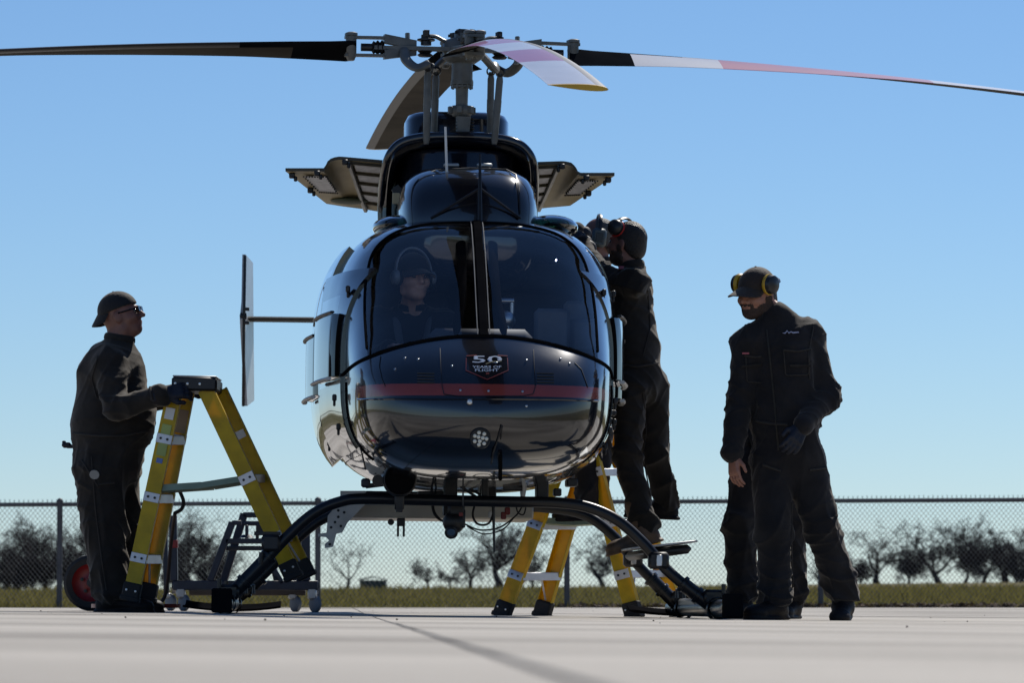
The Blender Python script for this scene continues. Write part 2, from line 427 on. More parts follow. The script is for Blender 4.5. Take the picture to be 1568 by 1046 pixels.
# ---- grass blades (one mass) in the nearer field
def scatter_grass():
    rg = np.random.default_rng(3)
    n = 150000
    Y = EDGE_Y + 0.15 + rg.random(n) ** 1.7 * 110
    X = (rg.random(n) - 0.5) * (Y * 0.62 + 8)
    Z = np.array([field_z(x, y) for x, y in zip(X, Y)])
    hgt = rg.uniform(0.03, 0.10, n) * (1 + 0.7 * (np.sin(X * .9 + 2 * np.sin(Y * .35)) * np.sin(Y * .5 + X * .2))) * (1 + (Y - 54) / 70)
    hgt = np.clip(hgt, .02, .35)
    wd = rg.uniform(0.006, 0.014, n) * (1 + (Y - 54) / 30)
    an = rg.uniform(0, math.pi, n); lean = rg.normal(0, 0.4, (n, 2))
    V = np.zeros((n, 3, 3), np.float32)
    V[:, 0] = np.stack([X - wd * np.cos(an), Y - wd * np.sin(an), Z - .01], 1)
    V[:, 1] = np.stack([X + wd * np.cos(an), Y + wd * np.sin(an), Z - .01], 1)
    V[:, 2] = np.stack([X + lean[:, 0] * hgt, Y + lean[:, 1] * hgt, Z + hgt], 1)
    o = np_mesh('grass', V.reshape(-1, 3), np.arange(n * 3).reshape(-1, 3), BLADE, smooth=False)
    tag(o, 'short yellow-green winter grass in the field behind the fence', 'grass', kind='stuff')
    # leaf litter gathered at the apron's edge, right of the aircraft
    n = 5200
    X = rg.uniform(0.6, 11, n) + rg.normal(0, .2, n); Y = EDGE_Y + 0.12 + np.abs(rg.normal(0, .28, n))
    V = np.zeros((n, 4, 3), np.float32); s = rg.uniform(.010, .038, n)
    zz = 0.03 + rg.random(n) * 0.055
    for c in range(4):
        q = c * math.pi / 2 + rg.normal(0, .25, n)
        V[:, c] = np.stack([X + s * np.cos(q), Y + s * np.sin(q) * .7, zz + s * rg.normal(0, .5, n)], 1)
    o = np_mesh('leaf_litter', V.reshape(-1, 3), np.arange(n * 4).reshape(-1, 4), LITTER, smooth=False)
    tag(o, 'brown dry leaf litter along the edge of the concrete', 'leaf litter', kind='stuff')
scatter_grass()
# small clods and grit lying on the apron
GRIT = mat('dark_grit', (0.06, 0.05, 0.04), rough=0.95, var=0.4)
def grit():
    rg = random.Random(4); mb = MB()
    for i in range(60):
        Y = rg.uniform(14, 52); X = rg.uniform(-.13, .13) * Y
        s = rg.uniform(.0015, .005)
        mb.ball((X, Y, ground_z(X, Y) + s * .5), (s, s * rg.uniform(.6, 1.2), s * .7), n=6)
    o = mb.build('grit', GRIT, sharp=None, fix=False); tag(o, 'scattered dark grit on the concrete', 'grit', kind='stuff')
grit()

# ---- chain-link fence
FENCE_Y = EDGE_Y + 0.35
fence_base = 0.03
top_l, top_r = sight(60, 773, FENCE_Y), sight(1550, 766, FENCE_Y)
def rail_z(X): return top_l.z + (top_r.z - top_l.z) * (X - top_l.x) / (top_r.x - top_l.x)
fence = empty('chain_link_fence', (0, FENCE_Y, 0))
tag(fence, 'long galvanised chain link fence behind the apron', 'fence')
X0, X1 = -16.5, 16.5
mb = MB(); mb.tube([(x, 0, rail_z(x)) for x in np.linspace(X0, X1, 12)], 0.027, n=8); mb.build('top_rail', GALV, fence)
post_x = [sight(p, 800, FENCE_Y).x for p in (92, 487, 868)]
dx = (post_x[2] - post_x[0]) / 2
allx = sorted(set([post_x[0] - dx * i for i in range(1, 5)] + post_x + [post_x[2] + dx * i for i in range(1, 5)]))
for x in allx:
    z1 = rail_z(x)
    mb = MB(); mb.tube([(x, -0.035, fence_base - 0.15), (x, -0.035, z1 + 0.03)], 0.034, n=10)
    p = mb.build('post', GALV, fence)
    mb = MB(); mb.lathe([(0.036, 0), (0.04, 0.01), (0.038, 0.03), (0.02, 0.05), (0.0, 0.055)], (x, -0.035, z1 + 0.02), (0, 0, 1), n=10)
    mb.build('cap', GALV, p)
    # line ties
    for zt in np.linspace(0.25, z1 - .15, 4):
        mb = MB(); mb.lathe([(0.038, -0.004), (0.041, 0), (0.038, 0.004)], (x, -0.035, zt), (0, 0, 1), n=10)
        mb.build('tie', GALV, p)
# thin line poles between the posts
for px in (1068, 1300):
    pass
dia = 0.056; zb = fence_base + 0.01
V = []; Fc = []
wr = 0.0021
def wire(p, q):
    n = len(V); d = (Vector(q) - Vector(p)).normalized(); a = Vector((0, 1, 0)) * wr; b = d.cross(Vector((0, 1, 0))).normalized() * wr
    for c in (p, q):
        c = Vector(c); V.extend([tuple(c - a), tuple(c + a * .5 + b), tuple(c + a * .5 - b)])
    Fc.extend([(n, n + 1, n + 4, n + 3), (n + 1, n + 2, n + 5, n + 4), (n + 2, n, n + 3, n + 5)])
x = X0
rise = 1.18
while x < X1:
    zt = rail_z(x) + 0.02
    ln = (zt - zb) / rise
    wire((x, 0.03, zb), (x + ln, 0.036, zb + ln * rise)); wire((x, 0.036, zb), (x - ln, 0.03, zb + ln * rise))
    x += dia
n_mesh = np_mesh('chain_mesh', V, np.array(Fc), WIRE, fence, smooth=False); n_mesh['kind'] = 'stuff'
V = []; Fc = []
x = X0
while x < X1:                                            # twisted wire ends above the rail
    z = rail_z(x) + 0.015
    wire((x - .012, 0.03, z), (x + .010, 0.03, z + .045)); wire((x + .014, 0.032, z), (x - .008, 0.032, z + .04 + .012 * random.random()))
    x += dia
kn = np_mesh('twisted_selvage', V, np.array(Fc), WIRE, fence, smooth=False); kn['kind'] = 'stuff'

# ---- bare trees and the shed on the far ridge
def bare_tree(px, py_base, py_top, w_px, Y, seed, label, dens=1.0, low=0.25):
    rg = random.Random(seed)
    base = sight(px, py_base, Y); top = sight(px, py_top, Y)
    H = top.z - base.z; Wd = w_px * Y / F_PX
    root = empty('oak_tree', base)
    tag(root, label, 'tree', 'bare trees along the field ridge')
    tr = MB(); cr = MB()
    def grow(p, d, ln, r, lev, seg):
        pts = [p]; rs = [r]; q = p.copy(); dd = d.copy()
        for i in range(seg):
            dd = (dd + Vector((rg.gauss(0, .2), rg.gauss(0, .2), rg.gauss(.02, .16)))).normalized()
            q = q + dd * ln / seg
            pts.append(q.copy()); rs.append(r * (1 - .55 * (i + 1) / seg))
        return pts, rs, dd
    def limit(p):
        a = (p.z / H); return abs(p.x) < Wd * .52 * (0.55 + .6 * math.sin(min(1, max(0, a)) * math.pi)) and p.z < H
    trunkh = H * rg.uniform(.12, .22)
    pts, rs, dd = grow(Vector((0, 0, -.3)), Vector((rg.gauss(0, .08), 0, 1)).normalized(), trunkh + .3, H * .052, 0, 3)
    tr.tube(pts, rs, n=7)
    tipp, tipr = pts[-1], rs[-1]
    stack = []
    for i in range(rg.randint(4, 6)):
        a = rg.uniform(0, 2 * math.pi); sp = rg.uniform(.25, 1.15)
        d = Vector((math.cos(a) * sp * Wd / H, math.sin(a) * sp * .8, rg.uniform(.55, 1.1))).normalized()
        stack.append((tipp - Vector((0, 0, rg.uniform(0, trunkh * .3))), d, H * rg.uniform(.34, .5), tipr * rg.uniform(.6, .85), 1))
    while stack:
        p, d, ln, r, lev = stack.pop()
        pts, rs, dd = grow(p, d, ln, r, lev, 4 if lev < 3 else 2)
        if lev == 1: tr.tube(pts, rs, n=5, caps=False)
        else: cr.tube(pts, rs, n=4 if lev == 2 else 3, caps=False)
        if lev >= 5: continue
        nb = {1: 8, 2: 7, 3: 6, 4: 5}[lev]
        nb = max(2, int(nb * .84 * dens * rg.uniform(.75, 1.2)))
        for k in range(nb):
            j = rg.randint(1, len(pts) - 1); b = pts[j]
            if not limit(b): continue
            ax = Vector((rg.gauss(0, 1), rg.gauss(0, .8), rg.gauss(.12, .75)))
            nd = (dd * .55 + ax.normalized() * .85).normalized()
            stack.append((b, nd, ln * rg.uniform(.42, .68), max(.015 * Y / 340, rs[j] * rg.uniform(.45, .7)), lev + 1))
    # fit the crown to the height and spread the photo shows
    ev = np.array(cr.v); zs = H / np.percentile(ev[:, 2], 99.6); xs_ = Wd / max(.5, np.percentile(ev[:, 0], 99) - np.percentile(ev[:, 0], 1)); xo = (np.percentile(ev[:, 0], 99) + np.percentile(ev[:, 0], 1)) / 2 * .6
    for m_ in (tr, cr): m_.v = [((v[0] - xo * min(1, max(0, v[2] / H * 2))) * xs_, v[1] * xs_, v[2] * zs if v[2] > 0 else v[2]) for v in m_.v]
    tr.build('trunk', BARK, root, fix=False, sharp=None); cr.build('crown', BARK, root, fix=False, sharp=None)
TREES = [
    (28, 912, 800, 90, 345, 2, 'dense bare bush tree at the left edge of the view', 1.15),
    (72, 911, 786, 125, 335, 3, 'tall rounded bare oak behind the fence post left of the man at the ladder', 1.15),
    (150, 911, 800, 90, 350, 4, 'bare oak mostly hidden behind the man pushing the stepladder', 1.0),
    (298, 908, 782, 95, 345, 5, 'bare oak seen between the stepladder and the navy stand', 1.1),
    (345, 906, 832, 80, 365, 6, 'low bare tree behind the sloping frame of the navy stand', .9),
    (530, 902, 822, 80, 350, 7, 'thin bare sapling tree beside the small green shed', .62),
    (655, 900, 855, 70, 370, 8, 'low bare scrub under the helicopter belly', .75),
    (765, 899, 792, 130, 345, 9, 'wide spreading bare oak under the belly camera', .98),
    (720, 900, 838, 60, 372, 10, 'small bare tree left of the wide oak under the belly', .75),
    (925, 897, 815, 85, 350, 11, 'bare oak seen between the two skid cross tubes and the far stepladder', .9),
    (1258, 895, 835, 75, 365, 12, 'small pale bare tree between the legs of the walking man', .7),
    (1345, 894, 800, 125, 345, 13, 'forked bare oak just right of the walking man', .95),
    (1440, 893, 795, 135, 340, 14, 'round topped bare oak in the middle of the right hand row', 1.05),
    (1478, 893, 815, 70, 355, 15, 'bushy dark bare tree tucked beside the round topped oak', 1.15),
    (1540, 892, 797, 140, 342, 16, 'bare oak at the right edge of the view', 1.1),
]
TREES += [
    (8, 912, 840, 60, 338, 41, 'low dark thicket at the foot of the oaks on the left edge', 1.2),
    (50, 912, 850, 70, 330, 42, 'low brush left of the leftmost fence post', 1.2),
    (112, 911, 835, 60, 332, 43, 'brush behind the red rimmed wheel', 1.2),
    (270, 909, 845, 50, 333, 44, 'low brush behind the left post of the navy stand', 1.1),
    (322, 908, 850, 60, 334, 45, 'low brush behind the sloping rails of the navy stand', 1.1),
    (690, 900, 868, 60, 350, 46, 'thin low brush right of the green shed under the belly', .8),
    (815, 899, 850, 70, 352, 47, 'low brush behind the left rails of the far stepladder', .9),
    (1300, 895, 850, 60, 338, 48, 'low brush left of the forked oak', 1.0),
    (1392, 894, 838, 60, 336, 49, 'brush between the forked oak and the round topped oak', 1.1),
    (1505, 893, 815, 80, 334, 50, 'dense dark thicket left of the oak at the right edge', 1.2),
    (1560, 892, 835, 70, 330, 51, 'dense brush cut by the right edge of the view', 1.2),
]
for t in TREES: bare_tree(*t[:6], t[6], t[7])
SHED = mat('dark_green_shed_metal', (0.02, 0.04, 0.03), rough=0.6, var=0.2)
def shed():
    c = sight(571, 901, 300); s = 300 / F_PX
    o = empty('garden_shed', c); w = 40 * s; h = 12 * s
    mb = MB(); mb.box((0, .8, h / 2 - .1), (w, 2.4, h + .2), ch=.01); mb.build('wall', SHED, o)
    mb = MB(); mb.prism([(-w / 2 - .08, h), (0, h + 4.5 * s), (w / 2 + .08, h), (w / 2 + .08, h + .06), (0, h + 4.5 * s + .07), (-w / 2 - .08, h + .06)], (0, .8, 0), (1, 0, 0), (0, 0, 1), 2.6)
    mb.build('roof', SHED, o)
    mb = MB(); mb.box((.0, -.42, h * .42), (w * .3, .05, h * .84), ch=.005); mb.build('door', mat('shed_door', (.03, .05, .04), rough=.6), o)
    tag(o, 'small dark green shed far off on the field ridge', 'shed')
shed()
# ================================================================== HELICOPTER
YAW, ROLL = R(2.6), R(0.6)
HX, HY = -0.268, 25.0
heli = empty('helicopter', (HX, HY, ground_z(HX, HY)), (0, ROLL, YAW))
tag(heli, 'glossy black single rotor helicopter parked nose on with cowl doors open', 'helicopter')
HM = Matrix.Translation(heli.location) @ Matrix.Rotation(YAW, 4, 'Z') @ Matrix.Rotation(ROLL, 4, 'Y')
HMI = HM.inverted()
def Lc(px, py, yl):
    """helicopter coordinates of the point seen at (px, py) on the station plane y = yl"""
    Yw = HY + yl
    for _ in range(5):
        l = HMI @ sight(px, py, Yw); Yw += yl - l.y
    return l

# ---- hull as a lofted surface: y, half width, bottom, top, height of greatest width, upper and lower squareness
HT = np.array([
    (-2.80, .00, 1.00, 1.00, 1.00, 2.3, 2.6), (-2.77, .27, .865, 1.12, 1.02, 2.3, 2.8), (-2.70, .43, .80, 1.215, 1.05, 2.3, 3.0),
    (-2.60, .525, .765, 1.31, 1.10, 2.35, 3.2), (-2.45, .595, .738, 1.41, 1.15, 2.4, 3.3), (-2.20, .65, .718, 1.575, 1.20, 2.45, 3.3),
    (-1.90, .68, .705, 1.775, 1.24, 2.65, 3.2), (-1.60, .705, .70, 1.95, 1.27, 2.95, 3.1), (-1.30, .73, .695, 2.08, 1.29, 3.3, 3.0),
    (-1.00, .755, .69, 2.12, 1.30, 3.5, 3.0), (-.50, .785, .685, 2.14, 1.30, 3.6, 3.0), (0, .80, .685, 2.14, 1.30, 3.6, 3.0),
    (.60, .80, .70, 2.12, 1.32, 3.4, 2.9), (1.10, .76, .78, 2.08, 1.40, 2.9, 2.6), (1.60, .58, .98, 2.0, 1.5, 2.5, 2.3),
    (2.10, .36, 1.2, 1.88, 1.56, 2.2, 2.1), (2.60, .25, 1.36, 1.80, 1.60, 2.0, 2.0), (5.0, .17, 1.50, 1.80, 1.66, 2.0, 2.0), (7.2, .11, 1.60, 1.80, 1.71, 2.0, 2.0)])
HU = np.sqrt(HT[:, 0] - HT[0, 0])
def pchip(x, y):
    h = np.diff(x); dl = np.diff(y) / h; m = np.zeros_like(y)
    for i in range(1, len(x) - 1):
        if dl[i - 1] * dl[i] > 0:
            w1, w2 = 2 * h[i] + h[i - 1], h[i] + 2 * h[i - 1]
            m[i] = (w1 + w2) / (w1 / dl[i - 1] + w2 / dl[i])
    m[0], m[-1] = dl[0], dl[-1]
    return m
HMs = [pchip(HU, HT[:, c]) for c in range(1, 7)]
def hsec(y):
    u = math.sqrt(max(0.0, min(y, HT[-1, 0]) - HT[0, 0]))
    i = int(min(max(np.searchsorted(HU, u) - 1, 0), len(HU) - 2)); h = HU[i + 1] - HU[i]; t = (u - HU[i]) / h
    out = []
    for c in range(6):
        a, b, ma, mb_ = HT[i, c + 1], HT[i + 1, c + 1], HMs[c][i], HMs[c][i + 1]
        out.append(a * (1 + 2 * t) * (1 - t) ** 2 + ma * h * t * (1 - t) ** 2 + b * t * t * (3 - 2 * t) + mb_ * h * t * t * (t - 1))
    return out                                            # w, zb, zt, zc, nu, nl
def hullp(y, t):
    w, zb, zt, zc, nu, nl = hsec(y); c, s = math.cos(t), math.sin(t); n = nu if s > 0 else nl
    x = w * math.copysign(abs(c) ** (2 / n), c)
    z = zc + ((zt - zc) if s > 0 else (zc - zb)) * math.copysign(abs(s) ** (2 / n), s)
    return Vector((x, y, z))
def hull_x(y, z):
    w, zb, zt, zc, nu, nl = hsec(y)
    n, h = (nu, zt - zc) if z > zc else (nl, zc - zb)
    q = min(1, abs(z - zc) / max(h, 1e-6))
    return w * (1 - q ** n) ** (1 / n)
def hull_top(x, y):
    w, zb, zt, zc, nu, nl = hsec(y); q = min(1, abs(x) / max(w, 1e-6))
    return zc + (zt - zc) * (1 - q ** nu) ** (1 / nu)
def hull_bot(x, y):
    w, zb, zt, zc, nu, nl = hsec(y); q = min(1, abs(x) / max(w, 1e-6))
    return zc - (zc - zb) * (1 - q ** nl) ** (1 / nl)
def hull_f(x, y, z):
    w, zb, zt, zc, nu, nl = hsec(y)
    n, h = (nu, zt - zc) if z > zc else (nl, zc - zb)
    return (abs(x) / max(w, 1e-6)) ** n + (abs(z - zc) / max(h, 1e-6)) ** n - 1
def hull_y(x, z):
    a, b = -2.8, 0.0
    if hull_f(x, b, z) > 0: return -1.0
    for _ in range(40):
        m = (a + b) / 2
        if hull_f(x, m, z) > 0: a = m
        else: b = m
    return b
def on_nose(px, py, off=0.004):
    y = -2.6
    for _ in range(8):
        l = Lc(px, py, y); y = hull_y(l.x, l.z)
    e = .004
    g = Vector((hull_f(l.x + e, y, l.z) - hull_f(l.x - e, y, l.z), hull_f(l.x, y + e, l.z) - hull_f(l.x, y - e, l.z), hull_f(l.x, y, l.z + e) - hull_f(l.x, y, l.z - e)))
    return Vector((l.x, y, l.z)) + g.normalized() * off
def hnorm(p):
    e = .004; x, y, z = p
    return Vector((hull_f(x + e, y, z) - hull_f(x - e, y, z), hull_f(x, y + e, z) - hull_f(x, y - e, z), hull_f(x, y, z + e) - hull_f(x, y, z - e))).normalized()

def sill(x): return 1.412 - .335 * x * x                # lower edge of the glass in front view
def g_low(p): return p[2] - sill(p[0])
# windshield outline in front view, half (x, z) from the sill up to the roof
WS = [(.565, 1.10), (.585, 1.35), (.594, 1.55), (.590, 1.70), (.575, 1.81), (.55, 1.90), (.50, 1.97), (.41, 2.03), (.28, 2.066), (.14, 2.082), (.0, 2.086)]
def ws_half(z): return float(np.interp(z, [q[1] for q in WS], [q[0] for q in WS]))
def in_ws(c): return c[1] < -1.15 and g_low(c) > 0 and c[2] < 2.086 and abs(c[0]) < ws_half(c[2])
POST = 0.021
DOORW = [(-1.40, -.80, 1.20, 1.69), (-.58, .20, 1.15, 1.86)]           # window openings in the doors: y0, y1, z0, z1
NA = 96
stations = [-2.7995 + 1.1 * (i / 44) ** 2 for i in range(45)]
stations += list(np.linspace(-1.66, 1.2, 42)) + list(np.linspace(1.28, 2.7, 16)) + [3.2, 3.8, 4.4, 5.0, 5.6, 6.2, 6.8, 7.2]
bm = bmesh.new(); rings = []
for y in stations:
    rings.append([bm.verts.new(hullp(y, 2 * math.pi * (j + .5) / NA)) for j in range(NA)])
for i in range(len(rings) - 1):
    for j in range(NA):
        bm.faces.new((rings[i][j], rings[i][(j + 1) % NA], rings[i + 1][(j + 1) % NA], rings[i + 1][j]))
bm.faces.new(rings[-1]); bm.faces.new(rings[0][::-1])
Z_S0, Z_S1 = 1.095, 1.155
def bis(co, no, keep=None):
    fs = [f for f in bm.faces if keep is None or keep(f.calc_center_median())]
    es = set(e for f in fs for e in f.edges); vsx = set(v for f in fs for v in f.verts)
    bmesh.ops.bisect_plane(bm, geom=list(vsx) + list(es) + fs, dist=1e-5, plane_co=co, plane_no=no)
nose_f = lambda c: c.y < -1.0
SX = np.linspace(-.72, .72, 25)
for xa, xb in zip(SX[:-1], SX[1:]):
    bis((xa, 0, sill(xa)), (-(sill(xb) - sill(xa)), 0, xb - xa), lambda c, xa=xa, xb=xb: c.y < -1.0 and xa - .035 < c.x < xb + .035 and abs(c.z - sill(c.x)) < .08)
for s in (-1, 1):
    for (x0, z0), (x1, z1) in zip(WS[:-1], WS[1:]):
        lo_, hi_ = min(z0, z1) - .06, max(z0, z1) + .06
        bis((s * x0, 0, z0), (s * (z1 - z0), 0, -(x1 - x0)), lambda c, s=s, lo_=lo_, hi_=hi_, x0=x0, x1=x1: c.y < -1.0 and lo_ < c.z < hi_ and x1 - .12 < c.x * s < x0 + .12)
bis((POST, 0, 0), (1, 0, 0), nose_f); bis((-POST, 0, 0), (1, 0, 0), nose_f)
bis((0, 0, Z_S0), (0, 0, 1), nose_f); bis((0, 0, Z_S1), (0, 0, 1), nose_f); bis((0, -1.95, 0), (0, 1, 0), nose_f)
for (ya, yb, za, zb_) in DOORW:
    fl_ = lambda c, ya=ya, yb=yb, za=za, zb_=zb_: ya - .12 < c.y < yb + .12 and za - .1 < c.z < zb_ + .1
    bis((0, ya, 0), (0, 1, 0), fl_); bis((0, yb, 0), (0, 1, 0), fl_); bis((0, 0, za), (0, 0, 1), fl_); bis((0, 0, zb_), (0, 0, 1), fl_)
bm.normal_update()
panes = {-1: [], 1: []}; dpanes = {}
for f in bm.faces:
    c = f.calc_center_median(); f.smooth = True
    if in_ws(c) and abs(c.x) > POST: panes[1 if c.x > 0 else -1].append(f)
    elif c.y < -1.95 and Z_S0 < c.z < Z_S1: f.material_index = 1
    else:
        for k, (ya, yb, za, zb_) in enumerate(DOORW):
            if ya < c.y < yb and za < c.z < zb_: dpanes.setdefault((k, c.x > 0), []).append(f)
def faces_mesh(faces):
    mp = {}; V = []; Fc = []
    for f in faces:
        idx = []
        for v in f.verts:
            if v not in mp: mp[v] = len(V); V.append(tuple(v.co))
            idx.append(mp[v])
        Fc.append(idx)
    m = MB(); m.add(V, Fc); return m
for s in (-1, 1):
    faces_mesh(panes[s]).build('windshield_pane', GLASS, heli, sharp=None)
bmesh.ops.delete(bm, geom=panes[-1] + panes[1] + [f for fs in dpanes.values() for f in fs], context='FACES')
bmesh.ops.recalc_face_normals(bm, faces=bm.faces)
me = bpy.data.meshes.new('fuselage'); bm.to_mesh(me); bm.free()
me.materials.append(PAINT); me.materials.append(RED)
me.set_sharp_from_angle(angle=R(50))
fus = link('fuselage', me, heli)

# ---- seams and windshield trim that follow the hull
def hull_curve(g, t0, t1, n=70, ylo=-2.79, yhi=-.9, off=0.002):
    out = []
    for i in range(n + 1):
        t = t0 + (t1 - t0) * i / n; a, b = ylo, yhi
        fa = g(hullp(a, t))
        if fa * g(hullp(b, t)) > 0: continue
        for _ in range(30):
            m = (a + b) / 2
            if g(hullp(m, t)) * fa > 0: a = m
            else: b = m
        p = hullp(b, t); out.append(p + hnorm(p) * off)
    return out
def trim_strip(name, pts, r, m=TRIM, sq=1.0, n=6, parent=None):
    b = MB(); b.tube(pts, r, n=n, squash=sq); return b.build(name, m, parent or heli)
wsp = smooth_path([(x, 0, z) for x, z in WS[1:]], 5)
wsp = [(q.x, q.z) for q in wsp] + [(-q.x, q.z) for q in wsp[::-1][1:]]
rk = []
for x, z in wsp:
    y = hull_y(x, z); q = Vector((x, y, z))
    if g_low(q) > -.01: rk.append(q + hnorm(q) * .002)
trim_strip('windshield_seal', rk, .0065, FLATBLK)
lw = []
for x in np.linspace(-.70, .70, 90):
    q = Vector((x, hull_y(x, sill(x)), sill(x)))
    if q.y < -1.3: lw.append(q + hnorm(q) * .002)
trim_strip('windshield_sill', lw, .009, FLATBLK)
def post_line(x, off):
    out = []
    for i in range(40):
        y = -2.45 + (-1.25 + 2.45) * i / 39; z = hull_top(x, y); p = Vector((x, y, z)); out.append(p + hnorm(p) * off)
    return out
cp = MB(); c0 = [post_line(x, o) for x, o in ((-.024, .001), (-.018, .012), (.018, .012), (.024, .001))]
cp.grid(c0); cp.build('centre_post', FLATBLK, heli)
for s in (-1, 1): trim_strip('post_edge', post_line(s * .0305, .003), .0034, mat('grey_sealant', (.09, .1, .115), rough=.6, spec=.1))
# bulkhead-shaped roof bow seen through the glass
b = MB(); b.tube([Vector((hullp(-1.2, t).x * .95, -1.2, 1.29 + (hullp(-1.2, t).z - 1.29) * .95)) for t in np.linspace(R(-20), R(200), 40)], .02); b.build('cabin_bow', FLATBLK, heli)
for s in (-1, 1):
    b = MB(); pts = [(s * .17, -2.02, 1.32), (s * .13, -1.95, 1.45), (s * .095, -1.8, 1.62), (s * .085, -1.55, 1.82), (s * .085, -1.34, 1.97)]
    b.tube(smooth_path(pts), .028, squash=.6); b.build('windshield_brace', FLATBLK, heli)

# panel seams on the nose
def nose_poly(pix, sub=8, off=.002):
    out = []
    for i in range(len(pix) - 1):
        for k in range(sub):
            t = k / sub; out.append(on_nose(pix[i][0] * (1 - t) + pix[i + 1][0] * t, pix[i][1] * (1 - t) + pix[i + 1][1] * t, off))
    out.append(on_nose(*pix[-1], off)); return out
for pix in ([(583, 546), (581, 562), (585, 580), (590, 592)], [(880, 556), (890, 566), (897, 585), (900, 594)], [(674, 534), (675, 560), (677, 592)], [(817, 536), (818, 560), (820, 592)],
            [(677, 592), (680, 604), (700, 607), (800, 607), (816, 604), (820, 592)]):
    trim_strip('panel_seam', nose_poly(pix), .0022, n=4)
trim_strip('chin_ledge', nose_poly([(549, 612), (600, 611), (735, 611), (860, 612), (915, 614)], 10, .003), .006, PAINT)
for x0 in (652, 835):                                       # louvre slots in the nose panel
    for k in range(4):
        trim_strip('louvre', nose_poly([(x0 - 13, 572 + k * 4.6), (x0 + 13, 572.6 + k * 4.6)], 3, .002), .0032, n=4)
for px, py in ((605, 566), (640, 551), (692, 561), (806, 552), (858, 550), (872, 557), (705, 598), (748, 599), (800, 600), (806, 622), (620, 549), (760, 556)):
    p = on_nose(px, py, 0); b = MB(); b.lathe([(.006, -.002), (.006, .004), (.003, .006), (0, .006)], p, hnorm(p), n=8); b.build('fastener', STEEL, heli)
# anniversary badge
BADGE_R = mat('badge_red_line', (0.30, 0.05, 0.04), rough=.3, coat=1)
BADGE_W = mat('badge_white', (0.62, 0.68, 0.78), rough=.35, coat=.5)
BADGE_G = mat('badge_gold', (0.22, 0.19, 0.10), rough=.35)
def surf_strip(name, pix, half, m, parent, off=.004):
    """a flat band on the nose surface, pix = (px, py)"""
    rows = []
    for i, p in enumerate(pix):
        q = Vector(pix[min(i + 1, len(pix) - 1)]) - Vector(pix[max(i - 1, 0)]); q.normalize(); nn = Vector((-q.y, q.x)) * half
        rows.append([on_nose(p[0] + nn.x, p[1] + nn.y, off), on_nose(p[0] - nn.x, p[1] - nn.y, off)])
    b = MB(); b.grid(rows); return b.build(name, m, parent)
badge = MB(); pts = [(714, 545), (777, 545), (778, 568), (746, 582), (713, 568)]
V = [on_nose(*p, .0025) for p in pts]; ctr = on_nose(746, 558, .0025)
ring = []
for i in range(5):
    a, c = Vector(pts[i]), Vector(pts[(i + 1) % 5])
    for k in range(4): ring.append(tuple(a + (c - a) * k / 4))
V = [ctr] + [on_nose(*p, .0025) for p in ring]
badge.add(V, [(0, 1 + i, 1 + (i + 1) % 20) for i in range(20)])
badge = badge.build('badge', PAINT, heli, sharp=None)
surf_strip('badge_outline', [(714, 549)] + [(713.5, 568), (746, 582), (778, 568), (777, 549)], .75, BADGE_R, badge)
surf_strip('badge_outline', [(714, 546), (730, 545)], .6, BADGE_R, badge); surf_strip('badge_outline', [(762, 545), (777, 546)], .6, BADGE_R, badge)
def text_verts(body):
    cu = bpy.data.curves.new('txt', 'FONT'); cu.body = body; cu.align_x = 'CENTER'; cu.resolution_u = 2
    o = bpy.data.objects.new('txt', cu); COL.objects.link(o)
    dg = bpy.context.evaluated_depsgraph_get(); ev = o.evaluated_get(dg); m = ev.to_mesh()
    V = [tuple(v.co[:2]) for v in m.vertices]; Fc = [tuple(p.vertices) for p in m.polygons]
    ev.to_mesh_clear(); bpy.data.objects.remove(o, do_unlink=True); bpy.data.curves.remove(cu)
    return V, Fc
def nose_text(body, cx, base, width, height, m, name, bold=0.0):
    V, Fc = text_verts(body)
    xa, xb = min(v[0] for v in V), max(v[0] for v in V); ya, yb = min(v[1] for v in V), max(v[1] for v in V)
    for dx in ((0,) if not bold else (-bold, 0, bold)):
        b = MB(); b.add([on_nose(cx + ((v[0] - xa) / (xb - xa) - .5) * width + dx, base - (v[1] - ya) / (yb - ya) * height, .0042 + .0004 * (dx > 0) - .0004 * (dx < 0)) for v in V], Fc, 0, False)
        b.build(name, m, badge, sharp=None)
nose_text('50', 746, 556.5, 44, 10.5, BADGE_W, 'badge_numeral', .8)
nose_text('YEARS OF', 745.5, 564.6, 44, 3.6, BADGE_W, 'badge_lettering', .25)
nose_text('FLIGHT', 745.5, 569.8, 36, 4.0, BADGE_W, 'badge_lettering', .25)
surf_strip('badge_swoosh', [(744, 558.5), (752, 555.5), (768, 554)], .8, BADGE_G, badge, .0055)
surf_strip('badge_mark', [(744, 573), (749, 573)], 1.2, BADGE_R, badge, .0045)

# ---- landing lamp on the chin
lp = on_nose(735, 672, 0); lamp_ax = Vector((0.02, -1, -.05)).normalized()
b = MB(); b.lathe([(.05, .02), (.052, -.03), (.049, -.036), (.046, -.036), (.044, -.024), (0, -.022)][::-1], lp, -lamp_ax, n=24); lamp = b.build('landing_lamp', TRIM, heli)
LED = mat('led_lens', (0.75, 0.73, 0.62), rough=.25, coat=.6, var=.04)
for k in range(10):
    if k < 7: q = 2 * math.pi * k / 7; rr = .031
    else: q = 2 * math.pi * (k - 7) / 3 + .3; rr = .0125
    u = Vector((1, 0, 0)); w = Vector((0, 0, 1))
    b = MB(); b.lathe([(.0098, .022), (.0098, .029), (.006, .033), (0, .034)], lp + u * rr * math.cos(q) + w * rr * math.sin(q), lamp_ax, n=10); b.build('led', LED, lamp)
b = MB(); p = on_nose(719, 616, 0); b.lathe([(.012, 0), (.016, .01), (.012, .02), (0, .022)], p, (0, -1, 0), n=12); b.build('tow_eye', STEEL, heli)
